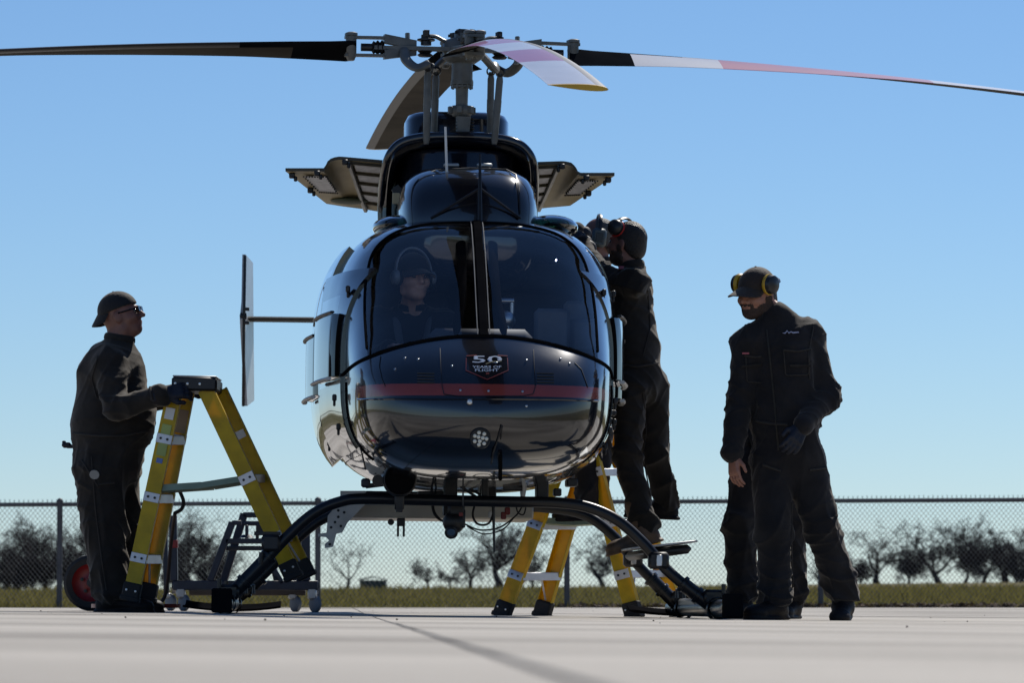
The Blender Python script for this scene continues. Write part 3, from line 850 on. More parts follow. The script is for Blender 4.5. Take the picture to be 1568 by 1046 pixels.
# wire cutter blade and bracing on the chin
b = MB(); p0, p1 = on_nose(763, 700, .012), on_nose(768, 652, .03); b.tube([p0, p1], .005, n=6); p2 = on_nose(755, 690, .02); b.tube([p1, p2], .004, n=6); b.tube([p2, on_nose(752, 705, .02)], .004, n=6)
b.build('chin_wire_cutter', TRIM, heli)
b = MB(); pl = [on_nose(766, 728 - i * 7, .02) for i in range(6)]; b.tube(pl, .010, n=6); b.build('cutter_guide', FLATBLK, heli)

# ---- doors: seams, bulged windows, handles and hinges, both flanks
def flank_line(side, y, z0, z1, n=24, off=.002):
    out = []
    for i in range(n + 1):
        z = z0 + (z1 - z0) * i / n; x = hull_x(y, z); p = Vector((side * x, y, z)); out.append(p + hnorm(p) * off)
    return out
for s in (-1, 1):
    trim_strip('door_post_gap', flank_line(s, -1.86, .80, 1.20), .006, FLATBLK)
    for y in (.32,):
        trim_strip('door_seam', flank_line(s, y, .86, min(2.04, hsec(y)[2] - .12)), .004, n=4)
    for k, (y0, y1, z0, z1) in enumerate(((-1.56, -.80, 1.215, 1.60), (-.62, .22, 1.165, 1.54))):
        # door shell: stands proud of the hull, the near flank's doors are ajar at the rear edge
        da, db = ((-1.66, -.73), (-.69, .30))[k]; dz0, dz1 = .87, (1.80, 1.98)[k]
        def doff(y): t = (y - da) / (db - da); return (.014 + .040 * t + .012 * k) if s < 0 else .010
        ny, nz = 26, 30; yy = [da + (db - da) * i / ny for i in range(ny + 1)]; zz = [dz0 + (dz1 - dz0) * j / nz for j in range(nz + 1)]
        dp = []
        for y in yy:
            row = []
            for z in zz:
                zq = min(z, hsec(y)[2] - .02); p = Vector((s * hull_x(y, zq), y, zq)); row.append(p + hnorm(p) * doff(y))
            dp.append(row)
        b = MB(); P_ = [p for r_ in dp for p in r_]; n1 = nz + 1; Fd = []; Fw = []
        wy0, wy1, wz0, wz1 = DOORW[k]
        for i in range(ny):
            for j in range(nz):
                yc, zc_ = (yy[i] + yy[i + 1]) / 2, (zz[j] + zz[j + 1]) / 2
                if wy0 < yc < wy1 and wz0 < zc_ < min(wz1, dz1 - .09):
                    Fw.append((i * n1 + j, i * n1 + j + 1, (i + 1) * n1 + j + 1, (i + 1) * n1 + j)); continue
                Fd.append((i * n1 + j, i * n1 + j + 1, (i + 1) * n1 + j + 1, (i + 1) * n1 + j))
        b.add(P_, Fd)
        ring = [r_[0] for r_ in dp] + dp[-1][1:] + [r_[-1] for r_ in dp[::-1][1:]] + dp[0][::-1][1:-1]
        b.grid([ring, [p - hnorm(p) * (doff(p.y) + .004) for p in ring]], closed=True, mi=1)
        door = b.build('door', [PAINT, PAINT], heli, sharp=35)
        wb = MB(); wb.add(P_, Fw); wo = wb.build('door_window', SMOKE, door, sharp=None)
        bmw = bmesh.new(); bmw.from_mesh(wo.data); bmesh.ops.delete(bmw, geom=[v for v in bmw.verts if not v.link_faces], context='VERTS'); bmw.to_mesh(wo.data); bmw.free()
        rows = []; yy = [y0 + (y1 - y0) * i / 14 for i in range(15)]; zz = [z0 + (z1 - z0) * i / 12 for i in range(13)]
        for i, y in enumerate(yy):
            row = []
            for j, z in enumerate(zz):
                yq = yy[1] - .06 if i == 0 else (yy[13] + .012 if i == 14 else y); zq = zz[1] - .008 if j == 0 else (zz[11] + .008 if j == 12 else z)
                e = doff(yq) + (0.0 if i in (0, 14) or j in (0, 12) else .034 + .014 * math.sin(math.pi * i / 14))
                p = Vector((s * hull_x(yq, zq), yq, zq)); row.append(p + hnorm(p) * e)
            rows.append(row)
        b = MB(); b.grid(rows); 
        for q in range(12): b.m[q] = 0
        wdw = b.build('bulged_window', [DOORGLASS, FLATBLK], door, sharp=35)
        fr = MB(); a = [p + Vector((s * .004, -.004, 0)) for p in rows[0][1:-1]]; fr.tube(a, .013, n=6); fr.build('window_frame', FLATBLK, door)
        sl = MB(); a = [r[1] + Vector((s * .004, 0, -.012)) for r in rows[0:14]]; a[0] = rows[1][1] + Vector((s * .004, -.02, -.012)); sl.tube(a, .017, n=6, squash=.6); sl.build('window_sill', DULLALU, door)
        sl = MB(); a = [r[11] + Vector((s * .004, 0, .008)) for r in rows[1:14]]; sl.tube(a, .013, n=6, squash=.6); sl.build('window_head', TRIM, door)
    for (y, z) in ((-1.62, 1.13), (-1.60, 1.70), (-.68, 1.06), (-.66, 1.76), (-1.58, .98), (-.6, .93)):
        x = hull_x(y, z) + (.03 if s < 0 else .01); b = MB(); b.box((s * (x + .012), y, z), (.024, .036, .036), ch=.006); b.box((s * (x + .012), y + .02, z - .026), (.014, .02, .035), ch=.004); b.build('door_hinge', TRIM, heli)
    for (y, z) in ((-.86, 1.10), (.16, 1.06)):
        x = hull_x(y, z); b = MB(); b.box((s * (x + .01), y, z), (.022, .13, .03), ch=.006); b.build('door_handle', TRIM, heli)
    rv = MB()
    for z in (.84, .90, 1.02, 1.16):
        for y in np.arange(-1.85, .9, .12):
            x = hull_x(y, z); p = Vector((s * x, y, z)); rv.lathe([(.0035, -.001), (.003, .002), (0, .003)], p, hnorm(p), n=6)
    rv.build('rivet_rows', TRIM, heli)['kind'] = 'stuff'
    b = MB(); c = Lc(612 if s < 0 else 843, 343, -.62); b.ball((c.x, -.62, c.z - .022), (.15, .32, .066), n=28); b.build('roof_skylight', SKYLIGHT, heli)

# ---- cabin: floor, panel, seats, back wall
b = MB(); b.box((0, -1.1, .86), (1.15, 2.0, .06)); b.build('cabin_floor', SEAT, heli)
b = MB(); ring = [hullp(.75, 2 * math.pi * j / 48) for j in range(48)]; b.add([Vector((q.x * .97, .75, 1.35 + (q.z - 1.35) * .97)) for q in ring], [tuple(range(48))], 0, False); b.build('cabin_bulkhead', SEAT, heli)
b = MB(); b.box((.0, -2.0, 1.14), (.56, .22, .36), ch=.05); b.box((0, -1.92, 1.38), (.54, .12, .2), ch=.04); b.box((0, -1.75, 1.05), (.22, .5, .3)); pan = b.build('instrument_panel', PANEL, heli)
for s in (-1, 1):
    b = MB(); b.box((s * .36, -.95, 1.16), (.46, .48, .14), ch=.05); b.box((s * .36, -.68, 1.48), (.46, .12, .62), ch=.05, rot=Matrix.Rotation(R(-10), 3, 'X')); b.box((s * .36, -.95, 1.0), (.40, .40, .2)); st = b.build('seat', SEAT, heli)
    b = MB(); b.box((s * .36, -.63, 1.84), (.26, .09, .16), ch=.04); b.build('headrest', SEAT, st)
c = Lc(845, 505, -1.35); b = MB(); b.box((c.x, -1.35, c.z), (.19, .12, .22), ch=.02); b.build('equipment_box', GREYBOX, heli)
c = Lc(895, 515, -1.25); b = MB(); b.box((c.x, -1.25, c.z), (.15, .10, .18), ch=.02); b.build('equipment_box', GREYBOX, heli)
c = Lc(880, 478, -1.1); b = MB(); b.box((c.x, -1.1, c.z), (.12, .06, .12), ch=.02); b.build('equipment_box', GREYBOX, heli)
c = Lc(775, 490, -1.6); b = MB(); b.tube([(c.x, -1.6, c.z - .2), (c.x, -1.6, c.z)], .03); b.ball((c.x, -1.6, c.z), (.05, .04, .05)); b.tube([(c.x - .07, -1.6, c.z + .1), (c.x + .04, -1.6, c.z + .1)], .014); b.tube([(c.x + .03, -1.6, c.z + .1), (c.x + .03, -1.6, c.z)], .012); b.build('control_column', STEEL, heli)

# ---- roof: forward fairing, intake hood, pylon, top box, engine cowl
def loft(secs, n=64, closed_ends=True, half=False):
    rows = []
    for (y, w, zb, zt, nn) in secs:
        row = []
        for j in range(n):
            t = 2 * math.pi * j / n; c, s = math.cos(t), math.sin(t); zc = (zb + zt) / 2
            row.append((w * math.copysign(abs(c) ** (2 / nn), c), y, zc + (zt - zb) / 2 * math.copysign(abs(s) ** (2 / nn), s)))
        rows.append(row)
    b = MB(); b.grid(rows, closed=True)
    m = len(b.v)
    b.f.append(tuple(range(n))[::-1]); b.m.append(0); b.s.append(True); b.f.append(tuple(range(m - n, m))); b.m.append(0); b.s.append(True)
    return b
fsec = [(-1.10, .22, 1.9, 2.16, 3.0), (-1.085, .275, 1.86, 2.22, 3.2), (-1.05, .315, 1.8, 2.29, 3.4), (-.98, .345, 1.78, 2.355, 3.6), (-.86, .364, 1.76, 2.405, 3.8), (-.65, .377, 1.75, 2.44, 4.0), (-.35, .384, 1.75, 2.456, 4.0), (.1, .388, 1.75, 2.46, 4.0)]
b = loft(fsec); b.build('forward_fairing', PAINT, heli, sharp=50).location.x = -.025
sm = []
for z in np.linspace(2.14, 2.40, 12): sm.append((z,))
seam = [(648, 338), (646, 310), (645, 285), (652, 268), (668, 261), (720, 258), (775, 260), (790, 268), (795, 290), (797, 338)]
# seam drawn on the fairing surface
def on_loft(px, py, secs, off=.003):
    ya = [q[0] for q in secs]
    def fn(l):
        w, zb, zt, nn = [float(np.interp(l.y, ya, [q[c] for q in secs])) for c in (1, 2, 3, 4)]
        zc = (zb + zt) / 2; return (abs(l.x) / w) ** nn + (abs(l.z - zc) / ((zt - zb) / 2)) ** nn - 1
    for i in range(260):
        y = ya[0] + (ya[-1] - ya[0]) * i / 259; l = Lc(px, py, y)
        if fn(l) <= 0: return l + Vector((0, -off, off))
    return None
sp = [on_loft(*p, fsec) for i in range(len(seam) - 1) for p in [(seam[i][0] + (seam[i + 1][0] - seam[i][0]) * k / 5, seam[i][1] + (seam[i + 1][1] - seam[i][1]) * k / 5) for k in range(5)]]
sp = [p for p in sp if p is not None]
trim_strip('fairing_seam', sp, .004, n=4)
# intake hood: an arch open to the front
HC = -.004
outer = [(-.425, 2.12), (-.437, 2.22), (-.437, 2.34), (-.43, 2.45), (-.412, 2.535), (-.375, 2.60), (-.315, 2.643), (-.2, 2.668), (0, 2.676)]
outer = outer + [(-x, z) for x, z in outer[:-1]][::-1]
inner = [(-.365, 2.12), (-.372, 2.22), (-.372, 2.34), (-.368, 2.43), (-.355, 2.505), (-.325, 2.555), (-.275, 2.59), (-.18, 2.608), (0, 2.614)]
inner = inner + [(-x, z) for x, z in inner[:-1]][::-1]
def dens(pl): return [(q.x, q.z) for q in smooth_path([(x, 0, z) for x, z in pl], 5)]
outer, inner = dens(outer), dens(inner)
def arch(y, k, dz=0): return [(x * k, y, z + dz) for x, z in outer], [(x * k, y, z + dz) for x, z in inner]
def yf(z): return -.09 + .36 * (1 - sstep(2.30, 2.58, z))                # the side walls sweep back below the visor
b = MB(); o0 = [(x, yf(z), z) for x, z in outer]; i0 = [(x, yf(z) + .01, z) for x, z in inner]; o1, i1 = arch(.6, 1.01); o2, i2 = arch(1.15, .97, -.03); mid = [((p[0] + q[0]) / 2, p[1] - .035, (p[2] + q[2]) / 2) for p, q in zip(o0, i0)]
b.grid([o2, o1, o0, mid, i0, i1, i2]); b.build('intake_hood', PAINT, heli, sharp=60).location.x = -.05
n_ = len(o0); b = MB(); b.tube([((p[0] * .99), p[1] - .02 + .03 * (abs(p[0]) / .43) ** 2, p[2] - .008) for p in o0], [.012 + .016 * math.sin(math.pi * i / (n_ - 1)) ** .6 for i in range(n_)], n=12); b.build('hood_rim', PAINT, heli).location.x = -.05
def pillar(w, d, cy, z0, z1, nn, n=56, rr=.03):
    rows = []
    for z, k in ((z0, 1), (z1 - rr, 1), (z1 - rr * .3, 1 - rr * .35 / w), (z1, 1 - rr / w)):
        rows.append([(w * k * math.copysign(abs(math.cos(2 * math.pi * j / n)) ** (2 / nn), math.cos(2 * math.pi * j / n)), cy + d * k * math.copysign(abs(math.sin(2 * math.pi * j / n)) ** (2 / nn), math.sin(2 * math.pi * j / n)), z) for j in range(n)])
    b = MB(); b.grid(rows, closed=True); m = len(b.v); b.f.append(tuple(range(m - n, m))); b.m.append(0); b.s.append(True); return b
pillar(.343, .42, .30, 2.1, 2.60, 2.7).build('pylon_fairing', PAINT, heli).location.x = -.05
c = Lc(695, 179, .75); b = pillar(.30, .45, .85, 2.6, c.z, 5, rr=.05); b.build('transmission_cover', PAINT, heli).location.x = -.05
b = loft([(.9, .42, 2.0, 2.62, 3.4), (1.5, .42, 2.0, 2.56, 3), (2.2, .34, 1.85, 2.36, 2.6), (2.7, .16, 1.75, 2.0, 2.2)]); b.build('engine_cowl', PAINT, heli, sharp=50).location.x = -.05
for x0, x1 in ((705, 752), (754, 790)):
    pass
for px in (691, 742):                                       # pale pitot brackets above the fairing
    c = Lc(px, 253, -.3); b = MB(); b.box((c.x, -.3, c.z), (.085, .05, .02), ch=.006); b.build('vent_scoop', DULLALU, heli)
for px, sd_ in ((612, -1), (808, 1)):                       # small bracket fittings on the fairing flanks
    c = Lc(px, 296, -.2); b = MB(); b.box((c.x, -.2, c.z), (.05, .02, .09), rot=Matrix.Rotation(R(40 * sd_), 3, 'Y')); b.box((c.x + .02 * sd_, -.22, c.z - .03), (.04, .02, .06), mi=1); b.build('latch_bracket', [TRIM, PRIMER], heli)
# roof aerials and the upper wire cutter
a0, a1 = Lc(686, 318, -.9), Lc(682, 194, -.86); b = MB(); b.tube([(a0.x, a0.y, hull_top(a0.x, -.9)), a0, a1], [.009, .009, .0065], n=8); b.build('whip_aerial', WHITEPL, heli)
w0 = Lc(735, 352, -1.26); w1 = Lc(735, 236, -1.1); b = MB(); b.tube([w0, Lc(735, 300, -1.2), w1], [.014, .011, .006], n=6, squash=.6)
for px in (660, 797): b.tube([Lc(735, 288, -1.18), Lc(px, 334, -1.1)], .008, n=6)
b.build('upper_wire_cutter', TRIM, heli)

# ---- open cowl doors
def cowl_door(side, near, far, yn, yf):
    """near and far edges as pixel polylines (outer to inner)"""
    def resamp(pl, n):
        pl = [Vector(p) for p in pl]; ln = [0]
        for i in range(len(pl) - 1): ln.append(ln[-1] + (pl[i + 1] - pl[i]).length)
        out = []
        for k in range(n):
            d = ln[-1] * k / (n - 1); i = min(max(0, np.searchsorted(ln, d) - 1), len(pl) - 2); t = (d - ln[i]) / (ln[i + 1] - ln[i]); out.append(pl[i] + (pl[i + 1] - pl[i]) * t)
        return out
    A = [Lc(*p, yn) for p in near]; B = [Lc(*p, yf) for p in far]
    A, B = resamp(A, 26), resamp(B, 26)
    rows = [[a + (c - a) * t for a, c in zip(A, B)] for t in np.linspace(0, 1, 12)]
    up = Vector((0, 0, .018))
    b = MB(); b.grid(rows); b.grid([[p + up for p in r] for r in rows], mi=1)
    ring = rows[0] + [r[-1] for r in rows[1:]] + rows[-1][::-1][1:] + [r[0] for r in rows[::-1][1:-1]]
    b.grid([ring, [p + up for p in ring]], closed=True, mi=2)
    d = b.build('cowl_door', [PRIMER, PAINT, PRIMERD], heli, sharp=30)
    def at(u, t, dz=-.006):
        i = u * 25; k = int(min(24, i)); f = i - k
        p = [r[k] + (r[k + 1] - r[k]) * f for r in rows]; j = t * 11; m = int(min(10, j)); g = j - m
        return p[m] + (p[m + 1] - p[m]) * g + Vector((0, 0, dz))
    def pad(u0, u1, t0, t1, name, m, dz=-.008):
        q = MB(); q.grid([[at(u0 + (u1 - u0) * i / 5, t0 + (t1 - t0) * j / 5, dz) for i in range(6)] for j in range(6)]); return q.build(name, m, d)
    pad(.14, .36, .1, .55, 'heat_blanket', SILVERPAD)
    tk = MB()
    for i in range(9):
        for uu, tt in ((.14 + .22 * i / 8, .1), (.14 + .22 * i / 8, .55), (.14, .1 + .45 * i / 8), (.36, .1 + .45 * i / 8)): tk.ball(tuple(at(uu, tt, -.012)), .006, n=6)
    tk.build('blanket_stitching', TRIM, d)['kind'] = 'stuff'
    for k in range(4): pad(.70, .985, .06 + k * .2, .18 + k * .2, 'insulation_strip', SILVERPAD)
    for k in range(5): q = MB(); q.tube([at(.66, .02 + k * .2, -.01), at(.99, .02 + k * .2, -.01)], .009, n=6); q.build('stiffener', PRIMERD, d)
    q = MB(); q.tube([at(.655, .02, -.012), at(.655, .98, -.012)], .014, n=6); q.build('stiffener', DULLALU, d)
    for u, t in ((.04, .06), (.05, .5), (.3, .0), (.62, .0)):
        q = MB(); p = at(u, t, -.014); q.box(p, (.035, .05, .03), ch=.006); q.box(p + Vector((-.02 * side, 0, -.018)), (.02, .02, .03), ch=.005); q.build('cowl_latch', TRIM, d)
    if side < 0:
        q = MB(); p = at(.47, .82, -.004); q.ball(p, (.12, .12, .02), n=16); q.build('door_drain', mat('olive_gasket', (.05, .07, .04), rough=.6), d)
    q = MB(); q.tube([at(.9, .98, 0), at(.99, .98, -.2)], .010, n=6); q.build('door_stay', STEEL, d)
cowl_door(-1, [(437, 262), (497, 262), (501, 252), (508, 246), (520, 244), (590, 250)], [(500, 312), (525, 316), (540, 318), (556, 320), (568, 322), (592, 326)], .55, 1.55)
cowl_door(1, [(941, 269), (886, 269), (881, 259), (874, 253), (862, 251), (806, 253)], [(873, 315), (850, 317), (838, 318), (822, 320), (815, 322), (800, 326)], .55, 1.55)

# ---- rotor mast, swashplate, links
HUB = Lc(708, 76, 0); HUB.y = 0.0
hx, hz = HUB.x, HUB.z
b = MB(); zz = lambda py: Lc(706, py, 0).z
b.lathe([(.058, zz(95)), (.06, zz(128)), (.06, zz(126))], (hx, 0, 0), (0, 0, 1), n=24)
b.lathe([(.034, zz(134)), (.034, zz(162))], (hx, 0, 0), (0, 0, 1), n=20)
b.lathe([(.036, zz(130)), (.03, zz(212))], (hx, 0, 0), (0, 0, 1), n=20)
mast = b.build('mast', HUBGREY, heli)
b = MB()
for a, c, r in ((124, 126.5, .064), (127, 130, .064), (131, 134, .058)): b.lathe([(0, zz(c)), (r, zz(c)), (r, zz(a)), (0, zz(a))], (hx, 0, 0), (0, 0, 1), n=26)
for k in range(12):
    q = 2 * math.pi * k / 12; b.tube([(hx + .056 * math.cos(q), .056 * math.sin(q), zz(136)), (hx + .056 * math.cos(q), .056 * math.sin(q), zz(122))], .006, n=6)
b.build('swashplate', HUBGREY, mast)
b = MB(); b.lathe([(0, zz(178)), (.05, zz(178)), (.064, zz(172)), (.064, zz(167)), (.055, zz(162)), (0, zz(161))], (hx, 0, 0), (0, 0, 1), n=24)
for k in range(6):
    q = 2 * math.pi * (k + .3) / 6; b.box((hx + .064 * math.cos(q), .064 * math.sin(q), zz(169)), (.03, .03, .04), rot=Matrix.Rotation(q, 3, 'Z'))
b.build('swashplate', HUBGREY, mast)
b = MB(); b.prism([(-.03, zz(205) - .02), (.03, zz(205) - .02), (.04, zz(180)), (-.04, zz(180))], (hx + .01, -.06, 0), (1, 0, 0), (0, 0, 1), .03); b.build('scissor_link', HUBGREY, mast)
b = MB()
for k in range(5): b.lathe([(.045, zz(204 - k * 5)), (.055, zz(202 - k * 5)), (.045, zz(200 - k * 5))], (hx + .02, 0, 0), (0, 0, 1), n=20)
b.build('mast_boot', RUBBER, mast)
for (p0, p1, yy) in (((653, 207), (655, 104), -.13), ((757, 207), (766, 112), -.13), ((664, 207), (668, 110), .2), ((750, 207), (752, 110), .2)):
    a, c = Lc(*p0, yy), Lc(*p1, yy); a.z -= .05; d = (c - a)
    b = MB(); b.tube([a, a + d * .06, a + d * .9, c], [.014, .02, .02, .012], n=12); b.tube([a + d * .45, a + d * .62], .0215, n=12)
    pl = b.build('pitch_link', HUBGREY, heli)
    b = MB(); b.lathe([(.02, -.025), (.027, -.02), (.027, .02), (.02, .025)], c + Vector((0, 0, .005)), (0, 1, 0), n=14); b.build('rod_end', HUBDARK, pl)

# ---- hub: yoke, grips, bearings, dampers
TILT = Vector((-.0125, .0755))
RB = 5.33
def blade_frame(phi):
    e = Vector((math.cos(phi), math.sin(phi), 0)); ld = Vector((-math.sin(phi), math.cos(phi), 0)); sl = TILT.dot(e.to_2d())
    slc = TILT.dot(ld.to_2d())
    def P(r, c=0.0, t=0.0, th=0.0):
        droop = .42 * (max(0, r - .1) / (RB - .1)) ** 2 if r > .1 else 0
        base = Vector((hx, 0, hz)) + e * r + Vector((0, 0, sl * r - droop))
        return base + (ld + Vector((0, 0, slc))) * (c * math.cos(th) - t * math.sin(th)) + Vector((0, 0, 1)) * (c * math.sin(th) + t * math.cos(th))
    return P, e, ld
PHI0 = R(-85.7)
hub = MB(); hub.lathe([(0, hz + .055), (.09, hz + .055), (.11, hz + .03), (.11, hz - .05), (.075, hz - .075), (0, hz - .075)], (hx, 0, 0), (0, 0, 1), n=28)
c = Lc(712, 45, 0); hub.lathe([(0, c.z), (.035, c.z), (.045, c.z - .015), (.045, hz + .05), (0, hz + .05)], (hx, 0, 0), (0, 0, 1), n=18)
hubo = hub.build('rotor_hub', HUBGREY, heli)
BLACKR = mat('blade_root_black', (.010, .011, .013), rough=.7, var=.15, spec=0.0)
BLADEW = mat('blade_pale_grey', (.52, .53, .56), rough=.32, var=.06, scale=4, coat=.4)
BLADER = mat('blade_red_band', (.36, .06, .12), rough=.32, var=.06, coat=.4)
BLADET = mat('blade_tip_yellow', (.55, .33, .02), rough=.4)
ABRADE = mat('abrasion_strip', (.02, .021, .024), rough=.4, var=.1, spec=.35)
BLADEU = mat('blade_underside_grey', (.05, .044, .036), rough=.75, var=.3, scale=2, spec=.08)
def airfoil(n=10):
    up = []; ch = .27
    for i in range(n + 1):
        u = (1 - math.cos(math.pi * i / n)) / 2                # 0 leading .. 1 trailing
        t = 5 * .115 * (.2969 * math.sqrt(u) - .126 * u - .3516 * u * u + .2843 * u ** 3 - .1015 * u ** 4)
        up.append((ch * (.27 - u), ch * max(t, .004)))
    return up + [(x, -y * .8) for x, y in up[::-1]]
AF = airfoil()
def twist(r): return R(float(np.interp(r, [.6, 1.2, 2.5, 5.33], [22, 14, 4, -2.5])))
for kb in range(4):
    phi = PHI0 + kb * math.pi / 2; P, e, ld = blade_frame(phi)
    # blade skin
    rs = [.60, .64, .75, .95] + list(np.arange(1.05, 5.3, .1)) + [RB - .02, RB]
    rs = sorted(set([round(r, 3) for r in rs] + [1.45, 2.65, 3.45, 4.25]))
    rows = [[P(r, c * (.9 if r < .63 else 1), t * (1.5 if r < .75 else 1), twist(r)) for c, t in AF] for r in rs]
    b = MB(); b.grid(rows, closed=True); m = len(AF)
    for i in range(len(rs) - 1):
        rm = (rs[i] + rs[i + 1]) / 2
        for j in range(m):
            k = i * m + j
            mi = 1 if rm < .95 else (2 if (1.45 < rm < 2.65 or 3.45 < rm < 4.25) else (3 if rm > RB - .02 else 0))
            lead = j <= 2 or j >= m - 4
            if lead and rm > .95 and rm < RB - .02: mi = 4 if rm > 1.25 else 1
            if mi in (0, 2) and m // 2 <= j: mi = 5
            b.m[k] = mi
    n0 = len(b.v); b.f.append(tuple(range(m))[::-1]); b.m.append(1); b.s.append(False); b.f.append(tuple(range(n0 - m, n0))); b.m.append(3); b.s.append(False)
    bl = b.build('rotor_blade', [BLADEW, BLACKR, BLADER, BLADET, ABRADE, BLADEU], heli, sharp=50)
    # grip fork
    def slab(r0, r1, w0, w1, t0, th, name, m, parent, t1=None):
        t1 = t0 if t1 is None else t1
        q = MB(); n = 6; rr = [r0 + (r1 - r0) * i / n for i in range(n + 1)]; ww = [w0 + (w1 - w0) * i / n for i in range(n + 1)]; tt = [t0 + (t1 - t0) * i / n for i in range(n + 1)]
        rws = [[P(r, -w, t - th / 2), P(r, w, t - th / 2), P(r, w, t + th / 2), P(r, -w, t + th / 2)] for r, w, t in zip(rr, ww, tt)]
        q.grid(rws, closed=True, smooth=False); k = len(q.v); q.f.append((3, 2, 1, 0)); q.m.append(0); q.s.append(False); q.f.append((k - 4, k - 3, k - 2, k - 1)); q.m.append(0); q.s.append(False)
        return q.build(name, m, parent)
    grip = slab(.42, .66, .05, .045, .055, .016, 'blade_grip', HUBGREY, hubo)
    slab(.42, .66, .05, .045, -.045, .016, 'grip_plate', HUBGREY, grip)
    slab(.26, .44, .03, .06, .02, .05, 'grip_plate', HUBGREY, grip, .05); slab(.26, .44, .03, .06, -.015, .05, 'grip_plate', HUBGREY, grip, -.04)
    slab(.07, .50, .075, .035, 0, .022, 'yoke_arm', HUBGREY, hubo)
    for c in (-.028, .028):
        q = MB(); q.lathe([(.0, -.075), (.018, -.075), (.022, -.062), (.028, -.055), (.028, .06), (.034, .064), (.034, .078), (.02, .084), (0, .084)], P(.625, c, 0), P(1, 0, .5) - P(1, 0, 0), n=14); q.build('blade_bolt', HUBGREY, grip)
    q = MB(); ax = (P(.5) - P(.3)).normalized()
    q.lathe([(0, 0), (.03, 0), (.045, .012), (.03, .024), (.042, .036), (.03, .048), (.038, .06), (.022, .07), (.022, .13), (0, .13)], P(.44), ax, n=18); q.build('elastomeric_bearing', HUBDARK, hubo)
    q = MB(); up = (P(1, 0, .5) - P(1, 0, 0)).normalized()
    q.lathe([(0, 0), (.03, 0), (.03, .02), (.05, .025), (.05, .034), (.028, .04), (.028, .058), (0, .06)], P(.205, 0, .02), up, n=16)
    for c in (-.035, .03): q.tube([P(.205, c, .072), P(.205, c + .006, .105)], .017, n=8); q.tube([P(.205, c - .03, .088), P(.205, c + .03, .088)], .009, n=6)
    q.build('damper_weight', HUBDARK, hubo)
    q = MB(); q.tube(smooth_path([P(.20, 0, .07), P(.15, 0, .07), P(.09, 0, .045), P(.03, 0, .065)]), .02, n=8, squash=.6); q.build('damper_arm', HUBGREY, hubo)
    q = MB(); q.lathe([(0, 0), (.034, 0), (.045, .01), (.03, .02), (.042, .03), (0, .034)], P(.21, 0, -.045), up, n=16); q.build('lower_bearing', HUBDARK, hubo)
    # pitch horn curving down to the link
    q = MB(); q.tube(smooth_path([P(.33, .04, -.01), P(.325, .10, -.07), P(.27, .15, -.115), P(.20, .16, -.085)]), [.03] * 18 + [.022], n=8, squash=.7); q.build('pitch_horn', HUBGREY, grip)
    q = MB(); q.tube([P(.305, 0, -.07), P(.31, 0, .085)], .014, n=6, squash=2.2); q.build('grip_rib', HUBGREY, grip)

# ---- tail: stabiliser with end plates, fin, tail rotor
st_c = Lc(667, 490, 4.75); zl = st_c.z; le = Lc(374, 490, 4.75); hs = -le.x
b = MB(); rows = []
for x in np.linspace(-hs, hs, 9): rows.append([(x, 4.75 + .16 - c * 1.5, zl + t * 1.1) for c, t in AF])
b.grid(rows, closed=True); b.build('stabiliser', mat('stabiliser_black', (.012, .012, .013), rough=.6, spec=.1), heli, sharp=50)
for s in (-1, 1):
    z1, z0 = Lc(376, 391, 4.75).z, Lc(376, 621, 4.75).z
    toe = Vector((-s * .14, 1, 0)).normalized()
    b = MB(); b.prism([(-.05, z1), (.28, z1 - .03), (.42, z0 + .05), (.12, z0), (-.12, zl - .02), (-.06, zl + .1)], (s * hs, 4.72, 0), toe, (0, 0, 1), .022); ep = b.build('end_plate', mat('pale_blue_grey_paint', (.42, .45, .48), rough=.35, coat=.3), heli)
    b = MB(); b.tube([(s * hs, 4.66, z1 - .01), (s * hs, 4.61, zl + .1), (s * hs, 4.60, zl - .05), (s * hs, 4.84, z0)], .010, n=6); b.build('leading_edge', TRIM, ep)
    b = MB(); b.lathe([(0, -.025), (.022, -.02), (.026, 0), (.022, .02), (0, .025)], (s * (hs + .005), 4.62, zl), (1, 0, 0), n=12); b.box((s * (hs - .02), 4.6, zl + .045), (.03, .06, .02)); b.box((s * (hs - .02), 4.6, zl - .045), (.03, .06, .02)); b.build('end_fitting', TRIM, ep)
b = MB(); b.prism([(6.9, 1.75), (7.3, 1.75), (7.95, 2.55), (7.6, 2.6)], (0, 0, 0), (0, 1, 0), (0, 0, 1), .06); b.prism([(6.9, 1.66), (7.35, 1.66), (7.6, .95), (7.35, .95)], (0, 0, 0), (0, 1, 0), (0, 0, 1), .05); b.build('tail_fin', PAINT, heli)
b = MB(); b.lathe([(0, 0), (.05, 0), (.06, .05), (.04, .22), (0, .24)], (.05, 7.1, 1.72), (1, 0, 0), n=14)
for s in (-1, 1): b.box((.27, 7.1 + s * .1 * .45, 1.72 + s * .43), (.02, .12, .8), rot=Matrix.Rotation(R(-6 * 1), 3, 'X'))
b.build('tail_rotor', BLADEW, heli)

